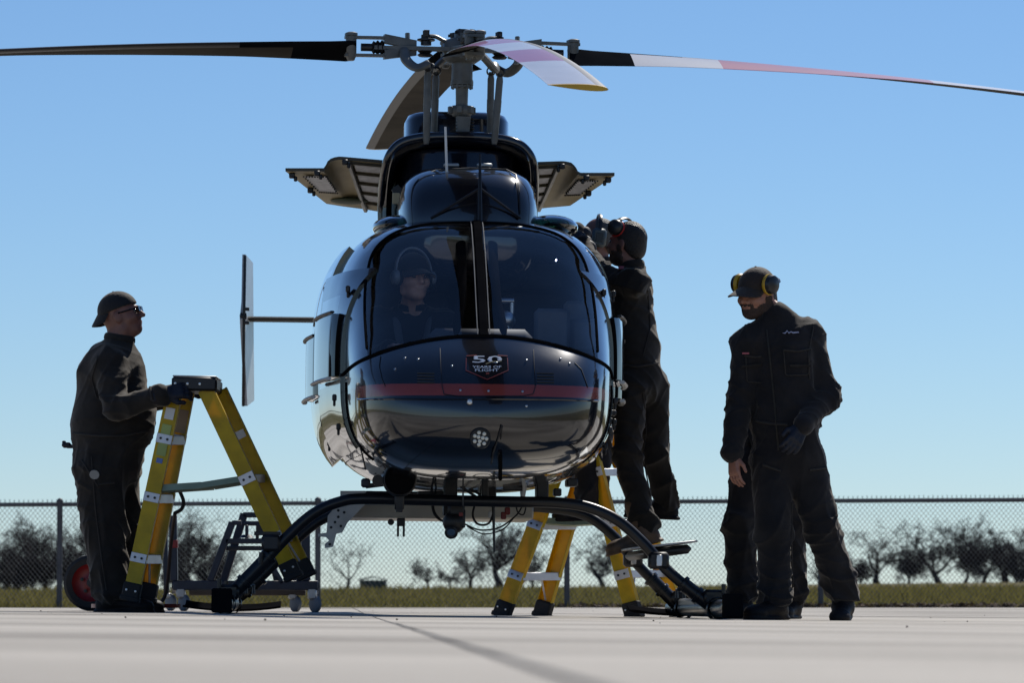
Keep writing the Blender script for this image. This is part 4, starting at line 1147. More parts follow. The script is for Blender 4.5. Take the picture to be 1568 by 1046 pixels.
# ---- skid gear
def cross(pix, yl, r):
    pts = smooth_path([Lc(*p, yl) for p in pix], 6); b = MB(); b.tube(pts, r, n=14); return b, pts
FX = [(336, 930), (395, 870), (440, 822), (480, 787), (520, 769), (562, 764), (690, 767), (800, 769), (852, 770), (900, 777), (945, 797), (985, 832), (1020, 872), (1060, 906), (1104, 938)]
b, fpts = cross(FX, -1.15, .030); ct = b.build('cross_tube', BLKTUBE, heli)
RX = [(355, 922), (388, 895), (420, 864), (455, 826), (495, 795), (545, 780), (610, 776), (697, 776), (780, 775), (845, 779), (897, 790), (938, 820), (975, 864), (1008, 898), (1042, 932)]
b, rpts = cross(RX, .95, .030); ct2 = b.build('cross_tube', BLKTUBE, heli)
def along(pts, i): return pts[max(0, min(len(pts) - 1, i))]
for pts, par in ((fpts, ct), (rpts, ct2)):
    for i0, i1, r in ((1, 8, .039), (-9, -2, .039)):
        n = len(pts); i0 %= n; i1 %= n
        b = MB(); b.tube(pts[i0:i1 + 1], r, n=14)
        for i in (i0, (i0 + i1) // 2, i1): d = (along(pts, i + 1) - along(pts, i - 1)).normalized(); b.lathe([(.038, -.012), (.047, -.01), (.047, .01), (.038, .012)], pts[i], d, n=14)
        b.build('sleeve', BLKTUBE, par)
for s in (-1, 1):
    X = s * 1.305; zt = .055
    pts = smooth_path([(X, 1.75, zt), (X, .9, zt), (X, -.5, zt), (X, -1.6, zt), (X, -1.85, zt + .005), (X, -2.0, zt + .02), (X, -2.04, zt + .03)], 6)
    b = MB(); b.tube(pts, .047, n=14); sk = b.build('skid_tube', BLKTUBE, heli)
    b = MB(); b.box((X, -2.04, .068), (.105, .05, .125), ch=.008); b.build('toe_block', FLATBLK, sk)
    b = MB(); b.box((X, .3, zt + .03), (.085, 1.1, .05), ch=.012); b.build('skid_strip', HUBGREY, sk)
    for yy in (-1.15, .95):
        b = MB(); b.lathe([(.056, -.09), (.062, -.08), (.062, .08), (.056, .09)], (X, yy, zt), (0, 1, 0), n=14); b.box((X - s * .02, yy, zt + .06), (.11, .12, .08), ch=.015); b.tube([(X + s * .03, yy - .06, zt + .08), (X + s * .03, yy - .06, zt + .13)], .012, n=8); b.build('saddle', BLKTUBE, sk)
    b = MB(); b.tube([(X - s * .14, -.25, .11), (X - s * .14, -.25, .155), (X - s * .10, -.25, .155), (X - s * .10, -.25, .11)], .010, n=6); b.build('tie_down_ring', HUBDARK, sk)
    rows = [[(X + x, y, .010 + .022 * (abs(x) / .28) ** 2.2 + (.03 * ((y - 1.35) / .3) ** 2 if y > 1.35 else 0)) for x in np.linspace(-.28, .28, 15)] for y in np.linspace(.9, 1.65, 8)]
    b = MB(); b.grid(rows); b.grid([[(p[0], p[1], p[2] + .012) for p in r] for r in rows])
    ring = rows[0] + [r[-1] for r in rows[1:]] + rows[-1][::-1][1:] + [r[0] for r in rows[::-1][1:-1]]
    b.grid([ring, [(p[0], p[1], p[2] + .012) for p in ring]], closed=True); b.build('bear_paw', FLATBLK, sk)
# foot step carried between the right hand cross tubes, clamp on the other side
c = Lc(1000, 836, -.1)
STEP_Z = c.z; STEP_X = c.x
b = MB(); b.box((STEP_X, -.15, STEP_Z - .006), (.36, 1.5, .012), ch=.003, rot=Matrix.Rotation(R(-7), 3, 'Y'))
step = b.build('foot_step', DULLALU, heli)
b = MB(); b.box((STEP_X + .02, -.15, STEP_Z - .04), (.26, 1.44, .05), ch=.02, rot=Matrix.Rotation(R(-7), 3, 'Y')); b.build('step_beam', TRIM, step)
for pts in (fpts, rpts):
    p = min(pts, key=lambda q: (q - Vector((STEP_X, q.y, STEP_Z - .05))).length); b = MB(); b.box(p, (.11, .09, .09), ch=.015); b.box(p + Vector((0, -.05, 0)), (.03, .03, .06), mi=1); b.build('step_clamp', [TRIM, STEEL], step)
c = Lc(415, 832, -1.15); b = MB(); b.box((c.x, -1.15, c.z), (.10, .10, .09), ch=.015); b.box((c.x - .02, -1.15, c.z + .05), (.14, .07, .02)); b.tube([(c.x - .05, -1.2, c.z - .05), (c.x - .055, -1.2, c.z - .11)], .012); b.build('tube_clamp', TRIM, heli)

# ---- belly equipment
c0, c1 = Lc(535, 792, .45), Lc(815, 777, .45)
b = MB(); b.box(((c0.x + c1.x) / 2, .75, (c0.z + c1.z) / 2), (c1.x - c0.x, .9, c1.z - c0.z + .012), ch=.01); bp_ = b.build('belly_panel', mat('pale_belly_panel', (.5, .46, .38), rough=.4, var=.08), heli)
# perforated aluminium bracket
pix = [(521, 752), (570, 752), (570, 762), (552, 780), (532, 801), (524, 816), (515, 818), (510, 838), (498, 840), (497, 834), (504, 828), (499, 823), (487, 822), (487, 818), (500, 816), (502, 790), (512, 778), (521, 774)]
yl = .12; P0 = Lc(521, 790, yl); pol = [(Lc(x, y, yl).x - P0.x, Lc(x, y, yl).z - P0.z) for x, y in pix]
b = MB(); b.prism(pol, P0, (1, 0, 0), (0, 0, 1), .008); br = b.build('perforated_bracket', DULLALU, heli)
for px, py in ((507, 808), (518, 782), (518, 792), (527, 785), (505, 834), (540, 770), (527, 762), (560, 757), (513, 800), (522, 806)):
    q = Lc(px, py, yl - .007); b = MB(); b.lathe([(0, 0), (.008, 0), (.008, .003), (0, .003)], q, (0, -1, 0), n=10); b.build('hole', TRIM, br)
# searchlight drum
c = Lc(612, 735, -1.35); b = MB(); b.lathe([(0, -.06), (.05, -.062), (.084, -.05), (.09, -.03), (.09, .05), (.07, .1), (.03, .13), (0, .13)], c, (0, 1, 0), n=28); dr = b.build('searchlight', TRIM, heli)
b = MB(); b.lathe([(0, 0), (.075, .004), (.08, -.004)], c + Vector((0, -.064, 0)), (0, -1, 0), n=28); b.build('lens', FLATBLK, dr)
b = MB(); b.box(c + Vector((0, .02, -.10)), (.05, .05, .12), ch=.008); b.box(c + Vector((.0, .02, -.155)), (.035, .05, .03)); b.lathe([(0, -.03), (.03, -.03), (.03, .03), (0, .03)], c + Vector((-.115, 0, -.005)), (0, 1, 0), n=14); b.tube([c + Vector((-.115, 0, 0)), c], .014); b.tube([c, c + Vector((.14, .02, 0))], .014); b.build('mount', TRIM, dr)
c = Lc(614, 800, -.3); b = MB(); b.box(c, (.045, .05, .045)); b.box(c + Vector((-.016, 0, -.05)), (.012, .02, .06)); b.box(c + Vector((.016, 0, -.05)), (.012, .02, .06)); b.lathe([(0, 0), (.018, 0), (.018, .03), (0, .03)], c + Vector((-.055, 0, 0)), (0, 1, 0), n=10); b.build('cargo_hook', TRIM, heli)
# belly mount, struts and gimbal camera
for (x0, y0, x1, y1, yl, dp) in ((680, 722, 700, 790, -.9, .2), (738, 722, 748, 770, -1.0, .1), (714, 728, 736, 738, -1.1, .1), (822, 728, 840, 772, -.9, .2), (640, 752, 700, 760, -.8, .1), (735, 738, 760, 765, -.6, .3), (560, 752, 660, 757, -.5, .1), (765, 742, 785, 750, -.7, .1), (848, 748, 860, 760, -.6, .1), (868, 733, 885, 745, -.6, .2), (666, 728, 676, 742, -.6, .2)):
    a, c = Lc(x0, y0, yl), Lc(x1, y1, yl); b = MB(); b.box(((a.x + c.x) / 2, yl + dp / 2, (a.z + c.z) / 2), (abs(c.x - a.x), dp, abs(a.z - c.z)), ch=.006); b.build('belly_bracket', TRIM, heli)
for (p, q, yl, r) in (((690, 735), (745, 772), -.95, .008), ((709, 705), (709, 775), -1.2, .005), ((748, 765), (700, 738), -.7, .007), ((660, 742), (700, 742), -.8, .012), ((770, 748), (800, 748), -.9, .016), ((560, 745), (600, 740), -.8, .014), ((790, 742), (822, 742), -.8, .012)):
    b = MB(); b.tube([Lc(*p, yl), Lc(*q, yl)], r, n=8); b.build('belly_strut', HUBDARK, heli)
c = Lc(695, 800, -.95); b = MB(); b.ball(c, (.06, .06, .062), n=24); b.box(c + Vector((.012, 0, .07)), (.09, .09, .08), ch=.015); b.box(c + Vector((.05, 0, .02)), (.02, .07, .10), ch=.005); gm = b.build('gimbal_camera', TRIM, heli)
p = Lc(691, 815, -1.0); b = MB(); b.lathe([(.03, .0), (.036, .012), (.024, .022), (.022, .01)], p, (-.05, -.8, -.3), n=18); b.build('lens_ring', HUBDARK, gm)
b = MB(); b.lathe([(0, .0), (.022, 0), (.022, .01), (0, .012)], p, (-.05, -.8, -.3), n=18); b.build('lens', mat('bright_lens', (.55, .6, .62), rough=.05, metal=1.0, var=.03), gm)
p = Lc(706, 788, -1.02); b = MB(); b.box(p, (.022, .01, .02)); b.build('red_tag', REDRIM, gm)
for pix, yl, r in (([(662, 728), (661, 760), (664, 785), (675, 797), (690, 798)], -.85, .006), ([(672, 725), (668, 745), (664, 780), (680, 800), (700, 800)], -.8, .005), ([(728, 770), (724, 790), (732, 803), (748, 802), (756, 785)], -.8, .006),
                   ([(712, 803), (735, 812), (765, 808), (790, 790), (800, 775)], -.75, .005), ([(715, 806), (740, 818), (768, 812), (785, 796)], -.7, .004), ([(560, 720), (553, 690), (545, 670)], -1.9, .004), ([(790, 772), (793, 785), (802, 788), (806, 772)], -.6, .004), ([(640, 730), (672, 722), (690, 712)], -1.3, .006), ([(700, 712), (720, 730), (745, 720)], -1.2, .005)):
    b = MB(); b.tube(smooth_path([Lc(*p, yl) for p in pix]), r, n=6); b.build('cable', RUBBER, heli)
a, c = Lc(755, 765, -.8), Lc(757, 846, -.8); b = MB(); b.tube([a, c], [.010, .006], n=8); b.build('belly_aerial', TRIM, heli)
a, c = Lc(802, 730, -.85), Lc(800, 770, -.85); b = MB(); b.tube([a, a + (c - a) * .4, c], [.022, .02, .009], n=12); b.build('cone_aerial', WHITEPL, heli)
for px, py, m in ((771, 790, REDRIM), (777, 783, REDRIM), (794, 732, YELLOW), (752, 788, WHITEPL)):
    q = Lc(px, py, -.7); b = MB(); b.box(q, (.03, .02, .04), ch=.005); b.build('connector', m, heli)
a = Lc(560, 740, -1.0); b = MB(); b.box(a, (.05, .03, .05), ch=.01); b.build('sensor_box', NAVY, heli)
# ================================================================== LADDERS, STAND, JACK
LABELG = mat('green_yellow_label', (.35, .42, .12), rough=.5)
LABELT = mat('tan_label', (.40, .28, .17), rough=.5)
LABELB = mat('blue_label', (.12, .2, .5), rough=.5)
SPREAD = mat('zinc_green_steel', (.28, .33, .22), rough=.45, metal=.4, var=.15)
def stepladder(label, rails, step_t, brace_t, web, cap_px=None, spread_t=.5, labels=()):
    """rails: A, B front near/far and C, D rear near/far as (bottom, top) world points"""
    A, B, C, D = rails
    base = (A[0] + B[0] + C[0] + D[0]) / 4; base = Vector((base.x, base.y, min(p[0].z for p in rails)))
    root = empty('stepladder', base); tag(root, label, 'ladder', 'yellow fibreglass stepladders')
    loc = lambda p: Vector(p) - base
    wd = (B[0] - A[0]); wd.z = 0; wd.normalize()
    def rail(P, side, outward):
        p0, p1 = loc(P[0]), loc(P[1]); t = .006; h = web / 2; fl = .03
        # channel section: u along the ladder's width, v across the rail
        sec = [(0, -h), (fl, -h), (fl, -h + t), (t, -h + t), (t, h - t), (fl, h - t), (fl, h), (0, h)]
        sec = [(a * side, b) for a, b in sec]
        b = MB(); b.extrude(sec, p0, p1, wd); r = b.build('rail', YELLOW, root, sharp=20)
        d = (p1 - p0).normalized(); v = d.cross(wd).normalized()
        M = Matrix((wd, v, d)).transposed()
        b = MB(); b.box(p0 + d * .035 + wd * side * .012, (.05, web + .014, .095), rot=M, ch=.008); b.box(p0 + d * -.005 + wd * side * .012, (.058, web + .022, .03), rot=M, ch=.006); b.build('boot', RUBBER, r)
        for a in (.3, -.3): 
            b = MB(); b.lathe([(0, 0), (.006, 0), (.006, .004), (0, .005)], p0 + d * .04 + v * a * web - wd * side * .014, -wd * side, n=8); b.build('rivet', STEEL, r)
        return r, d, v, M
    RA = rail(A, 1, 1); RB_ = rail(B, -1, 1); RC = rail(C, 1, -1); RD = rail(D, -1, -1)
    at = lambda P, t: loc(P[0]) + (loc(P[1]) - loc(P[0])) * t
    for t in step_t:
        a, c = at(A, t), at(B, t); d = (c - a).normalized(); v = Vector((0, 0, 1)).cross(d).normalized()
        M = Matrix((d, v, Vector((0, 0, 1)))).transposed()
        b = MB(); b.box((a + c) / 2, ((c - a).length - .014, web * .86, .012), rot=M, ch=.002); b.box((a + c) / 2 + v * web * .42 + Vector((0, 0, -.02)), ((c - a).length - .014, .006, .045), rot=M, ch=.001); b.box((a + c) / 2 - v * web * .42 + Vector((0, 0, -.02)), ((c - a).length - .014, .006, .045), rot=M, ch=.001)
        st = b.build('step', ALUSTEP, root)
        for P, sd_ in ((A, 1), (B, -1)):
            r_, d_, v_, M_ = (RA if P is A else RB_)
            b = MB(); b.box(at(P, t) - wd * sd_ * .004 + d_ * -.01, (.005, web * 1.02, .05), rot=M_, ch=.001)
            for q in (-.22, .22): b.lathe([(0, 0), (.007, 0), (.007, .005), (0, .006)], at(P, t) - wd * sd_ * .006 + v_ * q * web - d_ * .01, -wd * sd_, n=8, mi=1)
            b.build('bracket', [ALUSTEP, TRIM], st)
        if t == step_t[0]:
            for P, Q in ((A, B), (B, A)):
                b = MB(); b.tube([at(P, t * .35) + wd * (.02 if P is A else -.02), at(P, t) + (at(Q, t) - at(P, t)) * .38], .006, n=6); b.build('knee_brace', ALUSTEP, st)
    for t in brace_t:
        a, c = at(C, t), at(D, t); d = (c - a).normalized(); v = Vector((0, 0, 1)).cross(d).normalized(); M = Matrix((d, v, Vector((0, 0, 1)))).transposed()
        b = MB(); b.box((a + c) / 2, ((c - a).length - .014, web * .5, .045), rot=M, ch=.003); st = b.build('rear_brace', ALUSTEP, root)
        for P, sd_ in ((C, 1), (D, -1)):
            r_, d_, v_, M_ = (RC if P is C else RD)
            b = MB(); b.box(at(P, t) - wd * sd_ * .004, (.005, web * 1.02, .055), rot=M_, ch=.001)
            for q in (-.22, .22): b.lathe([(0, 0), (.007, 0), (.007, .005), (0, .006)], at(P, t) - wd * sd_ * .006 + v_ * q * web, -wd * sd_, n=8, mi=1)
            b.build('bracket', [ALUSTEP, TRIM], st)
    t = brace_t[0] if brace_t else .2
    for P, Q in ((C, D), (D, C)):
        b = MB(); b.tube([at(P, t * .3) + wd * (.02 if P is C else -.02), at(P, t) + (at(Q, t) - at(P, t)) * .3], .006, n=6); b.build('knee_brace', ALUSTEP, root)
    for P, Q, sd_ in ((A, C, 1), (B, D, -1)):
        a, c = at(P, spread_t), at(Q, spread_t); m = (a + c) / 2 + Vector((0, 0, -.012)); off = wd * sd_ * .03
        b = MB(); b.tube([a + off, m + off], .026, n=4, squash=1, flat=wd * .3 + Vector((0, 0, 1))); b.tube([m + off * .8, c + off], .024, n=4, flat=wd * .3 + Vector((0, 0, 1))); b.build('spreader', SPREAD, root)
    a, bb, c, d = loc(A[1]), loc(B[1]), loc(C[1]), loc(D[1])
    ctr = (a + bb + c + d) / 4; ux = ((c + d) / 2 - (a + bb) / 2); L_ = ux.length; ux.normalize()
    uz = ux.cross(wd).normalized(); uz = uz if uz.z > 0 else -uz
    M = Matrix((ux, uz.cross(ux).normalized(), uz)).transposed(); wl = (bb - a).length
    bx = MB(); bx.box(ctr + uz * .02, (L_ + web * .9, wl + .06, .075), rot=M, ch=.012); tp = bx.build('top_cap', TRIM, root)
    bx = MB(); bx.box(ctr + uz * .061, (L_ + web * .8, wl + .04, .008), rot=M, ch=.003); bx.build('tray', DULLALU, tp)
    for q in (-.3, 0, .3):
        b = MB(); b.lathe([(0, 0), (.007, 0), (.007, .004), (0, .005)], ctr + uz * .02 + ux * q * (L_ + web * .6) - wd * (wl / 2 + .031), -wd, n=8); b.build('rivet', STEEL, tp)
    for (P, t0, t1, frac, m) in labels:
        r_, d_, v_, M_ = {'A': RA, 'B': RB_, 'C': RC, 'D': RD}[P]; PP = {'A': A, 'B': B, 'C': C, 'D': D}[P]; sd_ = 1 if P in 'AC' else -1
        p = (at(PP, t0) + at(PP, t1)) / 2; ln = (at(PP, t1) - at(PP, t0)).length
        b = MB(); b.box(p - wd * (.0025 if sd_ > 0 else -.0 + .0085), (.003, web * frac, ln), rot=M_, ch=.0005); b.build('label_sticker', m, r_)
    return root
y0, y1 = 24.15, 24.55
S = sight
stepladder('yellow stepladder held by the man in sunglasses, lifted clear of the ground',
           [(S(199, 916, y0), S(268, 596, y0)), (S(226, 916, y1), S(288, 596, y1)), (S(448, 882, y0), S(314, 596, y0)), (S(470, 880, y1), S(337, 598, y1))],
           [.2, .49, .77], [.2, .52], .085, spread_t=.52,
           labels=(('A', .855, .91, .6, WHITEPL), ('A', .68, .83, .62, LABELG), ('A', .645, .668, .4, LABELB), ('B', .79, .9, .8, LABELT), ('B', .74, .78, .7, WHITEPL), ('D', .74, .78, .6, WHITEPL)))
y0, y1 = 27.2, 27.55
stepladder('yellow stepladder standing under the fuselage behind the skid step',
           [(S(767, 941, y0), S(884, 630, y0)), (S(832, 941, y1), S(922, 630, y1)), (S(969, 943, y0), S(886, 630, y0)), (S(1042, 941, y1), S(922, 630, y1))],
           [.2, .45, .7], [.2, .45, .7], .105, spread_t=.46, labels=(('B', .02, .03, .1, WHITEPL),))

# ---- navy maintenance stand on castors
YS = 29.4
stand_base = S(375, 930, YS); stand = empty('maintenance_stand', stand_base)
tag(stand, 'navy steel maintenance stand on castors behind the lifted stepladder', 'maintenance stand')
def sp_(px, py, dy=0): return S(px, py, YS + dy) - stand_base
def bar(px0, py0, px1, py1, w, name, dy=0, m=NAVY, parent=stand, dp=.06):
    a, c = sp_(px0, py0, dy), sp_(px1, py1, dy); d = (c - a); ln = d.length; d.normalize(); v = Vector((0, 1, 0)); M = Matrix((d, v, d.cross(v))).transposed()
    b = MB(); b.box((a + c) / 2, (ln, dp, w), rot=M, ch=.006); return b.build(name, m, parent)
bar(265, 897, 487, 897, .062, 'base_beam'); bar(290, 908, 468, 908, .04, 'base_beam', .9, m=mat('stand_deck_brown', (.05, .035, .025), rough=.6))
for px in (268, 483): 
    a, c = sp_(px, 897), sp_(px, 905, .9); b = MB(); b.tube([a, c], .03, n=4); b.build('side_beam', NAVY, stand)
lp_ = bar(266.5, 890, 265, 790, .05, 'post'); bar(266, 840, 266, 827, .056, 'red_band', -.008, REDRIM, lp_, .052)
bar(255, 910, 252, 800, .035, 'post', .5); bar(469, 890, 468, 800, .055, 'post'); bar(452, 905, 460, 800, .035, 'post', .6)
bar(322, 890, 356, 800, .045, 'sloping_rail'); bar(342, 892, 374, 787, .05, 'sloping_rail', .25); bar(424, 890, 402, 800, .04, 'sloping_rail', .25)
bar(355, 801, 370, 801, .03, 'cross_bar'); bar(372, 789, 415, 789, .035, 'cross_bar', .25); bar(374, 802, 414, 802, .03, 'cross_bar', .2)
bar(345, 829, 414, 829, .035, 'cross_bar'); bar(343, 840, 412, 840, .03, 'cross_bar', .1); bar(378, 804, 378, 828, .02, 'jack_screw', .05)
b = MB(); p = sp_(378, 824, .05); b.lathe([(0, 0), (.05, 0), (.03, .02), (0, .02)], p, (0, 0, 1), n=14); b.build('screw_foot', NAVY, stand)
b = MB(); b.box(sp_(398, 812), (.05, .06, .07)); b.box(sp_(394, 820), (.02, .03, .05)); b.build('latch', TRIM, stand)
bar(414, 862, 433, 895, .03, 'cross_bar')
for px, dy in ((277, 0), (478, 0), (257, .9), (448, .9)):
    t = sp_(px, 904 if dy == 0 else 912, dy); gz = ground_z((t + stand_base).x, YS + dy) - stand_base.z
    r = .055; b = MB(); b.box((t.x, t.y, (t.z + gz + r) / 2 + r * .4), (.06, .06, max(.02, t.z - gz - r * 1.3)), ch=.01); fk = b.build('castor', DULLALU, stand)
    b = MB(); b.lathe([(0, -.02), (r * .8, -.02), (r, -.012), (r, .012), (r * .8, .02), (0, .02)], (t.x + .02, t.y, gz + r), (.8, .6, 0), n=18); b.build('wheel', mat('grey_castor_rubber', (.12, .14, .17), rough=.6), fk)

# ---- red floor jack with a big wheel behind the left man
YJ = 26.6
jb = S(150, 936, YJ); jb.z = ground_z(jb.x, YJ); jack = empty('floor_jack', jb)
tag(jack, 'red floor jack with a black tyred wheel behind the man in sunglasses', 'floor jack')
wc = S(141, 893, YJ) - jb; rw = wc.z
for yy in (0, .5):
    c = Vector((wc.x, yy, rw)); b = MB(); b.lathe([(rw * .66, -.05), (rw * .86, -.055), (rw * .97, -.04), (rw, 0), (rw * .97, .04), (rw * .86, .055), (rw * .66, .05)], c, (.1, 1, 0), n=36); w_ = b.build('wheel', RUBBER, jack)
    b = MB(); b.lathe([(0, -.035), (rw * .2, -.035), (rw * .22, -.02), (rw * .35, -.012), (rw * .55, -.02), (rw * .67, -.045), (rw * .70, -.045), (rw * .70, .045), (rw * .3, .02), (0, .02)], c, (.1, 1, 0), n=36); b.build('rim', REDRIM, w_)
    for k in range(5):
        q = 2 * math.pi * k / 5 + .3; b = MB(); b.lathe([(0, 0), (.011, 0), (.011, .01), (0, .012)], c + Vector((rw * .36 * math.cos(q), -.018, rw * .36 * math.sin(q))), (0, -1, 0), n=8); b.build('wheel_nut', TRIM, w_)
    b = MB(); b.lathe([(0, 0), (.03, 0), (.026, .02), (0, .022)], c + Vector((0, -.036, 0)), (0, -1, 0), n=14); b.build('hub_cap', TRIM, w_)
b = MB(); b.tube([(wc.x, 0, rw), (wc.x, .5, rw)], .02); b.build('axle', TRIM, jack)
x1 = S(276, 938, 25.2).x - jb.x; x0 = S(148, 938, 25.2).x - jb.x
b = MB(); pol = [(x0, -1.5), (x0 + .04, -1.56), (x1 - .1, -1.56), (x1 - .02, -1.48), (x1, -1.38), (x1 - .03, -1.3), (x1 - .16, -1.2), (x0 + .1, -.9), (x0 + .05, .3), (x0 - .05, .3), (x0 - .04, -1.3)]
b.prism(pol, (0, 0, .032), (1, 0, 0), (0, 1, 0), .022); b.build('base_plate', REDRIM, jack)
b = MB(); b.tube([(x1 - .22, -1.42, .03), (x1 - .22, -1.42, .065)], .02); b.lathe([(0, 0), (.03, 0), (.02, .015), (0, .016)], (x1 - .22, -1.42, .06), (0, 0, 1), n=12); b.build('screw_cap', TRIM, jack)
b = MB(); b.tube([(wc.x, .25, rw), (wc.x + .1, .1, .1), (x0 + .05, -.2, .05)], .025); b.build('draw_arm', REDRIM, jack)
# black loop handle seen beside the ladder
hd = MB(); hd.tube(smooth_path([S(275, 752, 25.0) - jb, S(281, 768, 25.0) - jb, S(278, 780, 25.0) - jb, S(268, 786, 25.0) - jb]), .011, n=8)
hd.tube(smooth_path([S(268, 786, 25.0) - jb, S(262, 830, 25.3) - jb, S(252, 915, 25.6) - jb, Vector((x1 - .2, -1.2, .05))]), .011, n=8); hd.build('loop_handle', RUBBER, jack)
# ================================================================== PEOPLE (signed-distance bodies, meshed with surface nets)
STUB = mat('beard_stubble', (.05, .03, .022), rough=.8, bump=.5, bscale=160)
def cap(a, b, ra, rb, k=.03, flat=None):
    return dict(t='cap', a=np.array(a, float), b=np.array(b, float), ra=ra, rb=rb, k=k, flat=flat)
def ell(c, axes, rad, k=.02, op='add'):
    return dict(t='ell', c=np.array(c, float), A=np.array([list(x) for x in axes], float), r=np.array(rad, float), k=k, op=op)
def cut(p, n):
    """remove everything beyond a plane"""
    return dict(t='cut', p=np.array(p, float), n=np.array(n, float), k=0, op='cut')
def prim_d(q, P):
    if q['t'] == 'cap':
        a, b = q['a'], q['b']; X = P; sc = 1.0
        if q['flat'] is not None:
            n, f = np.array(q['flat'][0], float), 1.0 / q['flat'][1] - 1.0
            X = P + (P @ n)[..., None] * n * f; a = a + n * (a @ n) * f; b = b + n * (b @ n) * f; sc = .8
        ba = b - a; t = np.clip(((X - a) @ ba) / max(ba @ ba, 1e-9), 0, 1)
        return (np.linalg.norm(X - a - t[..., None] * ba, axis=-1) - (q['ra'] + (q['rb'] - q['ra']) * t)) * sc
    if q['t'] == 'ell':
        X = (P - q['c']) @ q['A'].T; k0 = np.linalg.norm(X / q['r'], axis=-1); k1 = np.linalg.norm(X / q['r'] ** 2, axis=-1)
        return k0 * (k0 - 1) / np.maximum(k1, 1e-6)
    return (P - q['p']) @ q['n']
def mesh_sdf(prims, h):
    lo = np.full(3, 1e9); hi = np.full(3, -1e9)
    for q in prims:
        if q.get('op', 'add') != 'add': continue
        for c, r in (((q['a'], q['ra']), (q['b'], q['rb'])) if q['t'] == 'cap' else ((q['c'], q['r'].max()),)):
            lo = np.minimum(lo, c - r); hi = np.maximum(hi, c + r)
    lo -= 4 * h; hi += 4 * h; B = 8
    nb = np.ceil((hi - lo) / (B * h)).astype(int)
    gi = np.stack(np.meshgrid(*[np.arange(n) for n in nb], indexing='ij'), -1).reshape(-1, 3)
    cen = lo + (gi * B + (B - 1) / 2) * h
    def combine(acc, d, q):
        k = q['k']; op = q.get('op', 'add')
        if op == 'add':
            if k <= 0: return np.minimum(acc, d)
            hh = np.maximum(k - np.abs(acc - d), 0) / k; return np.minimum(acc, d) - hh * hh * k * .25
        if op == 'sub':
            hh = np.maximum(k - np.abs(acc + d), 0) / k; return np.maximum(acc, -d) + hh * hh * k * .25
        return np.maximum(acc, d)
    dc = [prim_d(q, cen) for q in prims]
    acc = np.full(len(cen), 1e3)
    for q, d in zip(prims, dc): acc = combine(acc, d, q)
    half = B * h * .88 + .015
    act = np.abs(acc) < half * 1.35
    vals = np.repeat(np.repeat(np.repeat(np.where(acc < 0, -1., 1.).reshape(nb), B, 0), B, 1), B, 2).astype(np.float32)
    ids = np.nonzero(act)[0]
    off = np.stack(np.meshgrid(*[np.arange(B)] * 3, indexing='ij'), -1).reshape(-1, 3)
    pts = lo + (gi[ids][:, None, :] * B + off[None]) * h
    a2 = np.full((len(ids), B ** 3), 1e3)
    for q, d in zip(prims, dc):
        m = np.nonzero((np.abs(d[ids]) < half * 1.6 + q['k']) | (d[ids] < half * 1.6 + q['k']))[0]
        if len(m): a2[m] = combine(a2[m], prim_d(q, pts[m]), q)
    V5 = vals.reshape(nb[0], B, nb[1], B, nb[2], B).transpose(0, 2, 4, 1, 3, 5).reshape(-1, B ** 3).copy()
    V5[ids] = np.clip(a2, -1, 1)
    g = V5.reshape(nb[0], nb[1], nb[2], B, B, B).transpose(0, 3, 1, 4, 2, 5).reshape(nb[0] * B, nb[1] * B, nb[2] * B)
    ins = g < 0
    cnt = sum(ins[i:ins.shape[0] - 1 + i, j:ins.shape[1] - 1 + j, k:ins.shape[2] - 1 + k].astype(np.int8) for i in (0, 1) for j in (0, 1) for k in (0, 1))
    cell = (cnt > 0) & (cnt < 8); ci = np.argwhere(cell)
    idx = np.full(cell.shape, -1, np.int32); idx[tuple(ci.T)] = np.arange(len(ci))
    S_ = np.zeros((len(ci), 3)); N_ = np.zeros(len(ci))
    cor = [np.array(c) for c in ((0, 0, 0), (1, 0, 0), (0, 1, 0), (1, 1, 0), (0, 0, 1), (1, 0, 1), (0, 1, 1), (1, 1, 1))]
    val = [g[tuple((ci + c).T)] for c in cor]
    for i in range(8):
        for j in range(i + 1, 8):
            if np.abs(cor[i] - cor[j]).sum() != 1: continue
            m = (val[i] < 0) != (val[j] < 0)
            t = val[i][m] / (val[i][m] - val[j][m])
            S_[m] += cor[i] + t[:, None] * (cor[j] - cor[i]); N_[m] += 1
    vert = lo + (ci + S_ / N_[:, None]) * h
    faces = []
    for ax in range(3):
        o1, o2 = [(1, 2), (2, 0), (0, 1)][ax]
        sl0 = [slice(None)] * 3; sl1 = [slice(None)] * 3; sl0[ax] = slice(0, -1); sl1[ax] = slice(1, None)
        ch = ins[tuple(sl0)] != ins[tuple(sl1)]; e = np.argwhere(ch)
        e = e[(e[:, o1] > 0) & (e[:, o2] > 0) & (e[:, o1] < cell.shape[o1]) & (e[:, o2] < cell.shape[o2])]
        fl = ins[tuple(e.T)]
        d1 = np.zeros(3, int); d1[o1] = 1; d2 = np.zeros(3, int); d2[o2] = 1
        q = np.stack([idx[tuple((e - d1 - d2).T)], idx[tuple((e - d2).T)], idx[tuple(e.T)], idx[tuple((e - d1).T)]], 1)
        q[~fl] = q[~fl][:, ::-1]
        faces.append(q)
    fa = np.concatenate(faces); fa = fa[(fa >= 0).all(1)]
    return vert, fa
def vnormals(V, F):
    n = np.cross(V[F[:, 2]] - V[F[:, 0]], V[F[:, 3]] - V[F[:, 1]]); N = np.zeros_like(V)
    for c in range(4): np.add.at(N, F[:, c], n)
    return N / np.maximum(np.linalg.norm(N, axis=1), 1e-9)[:, None]
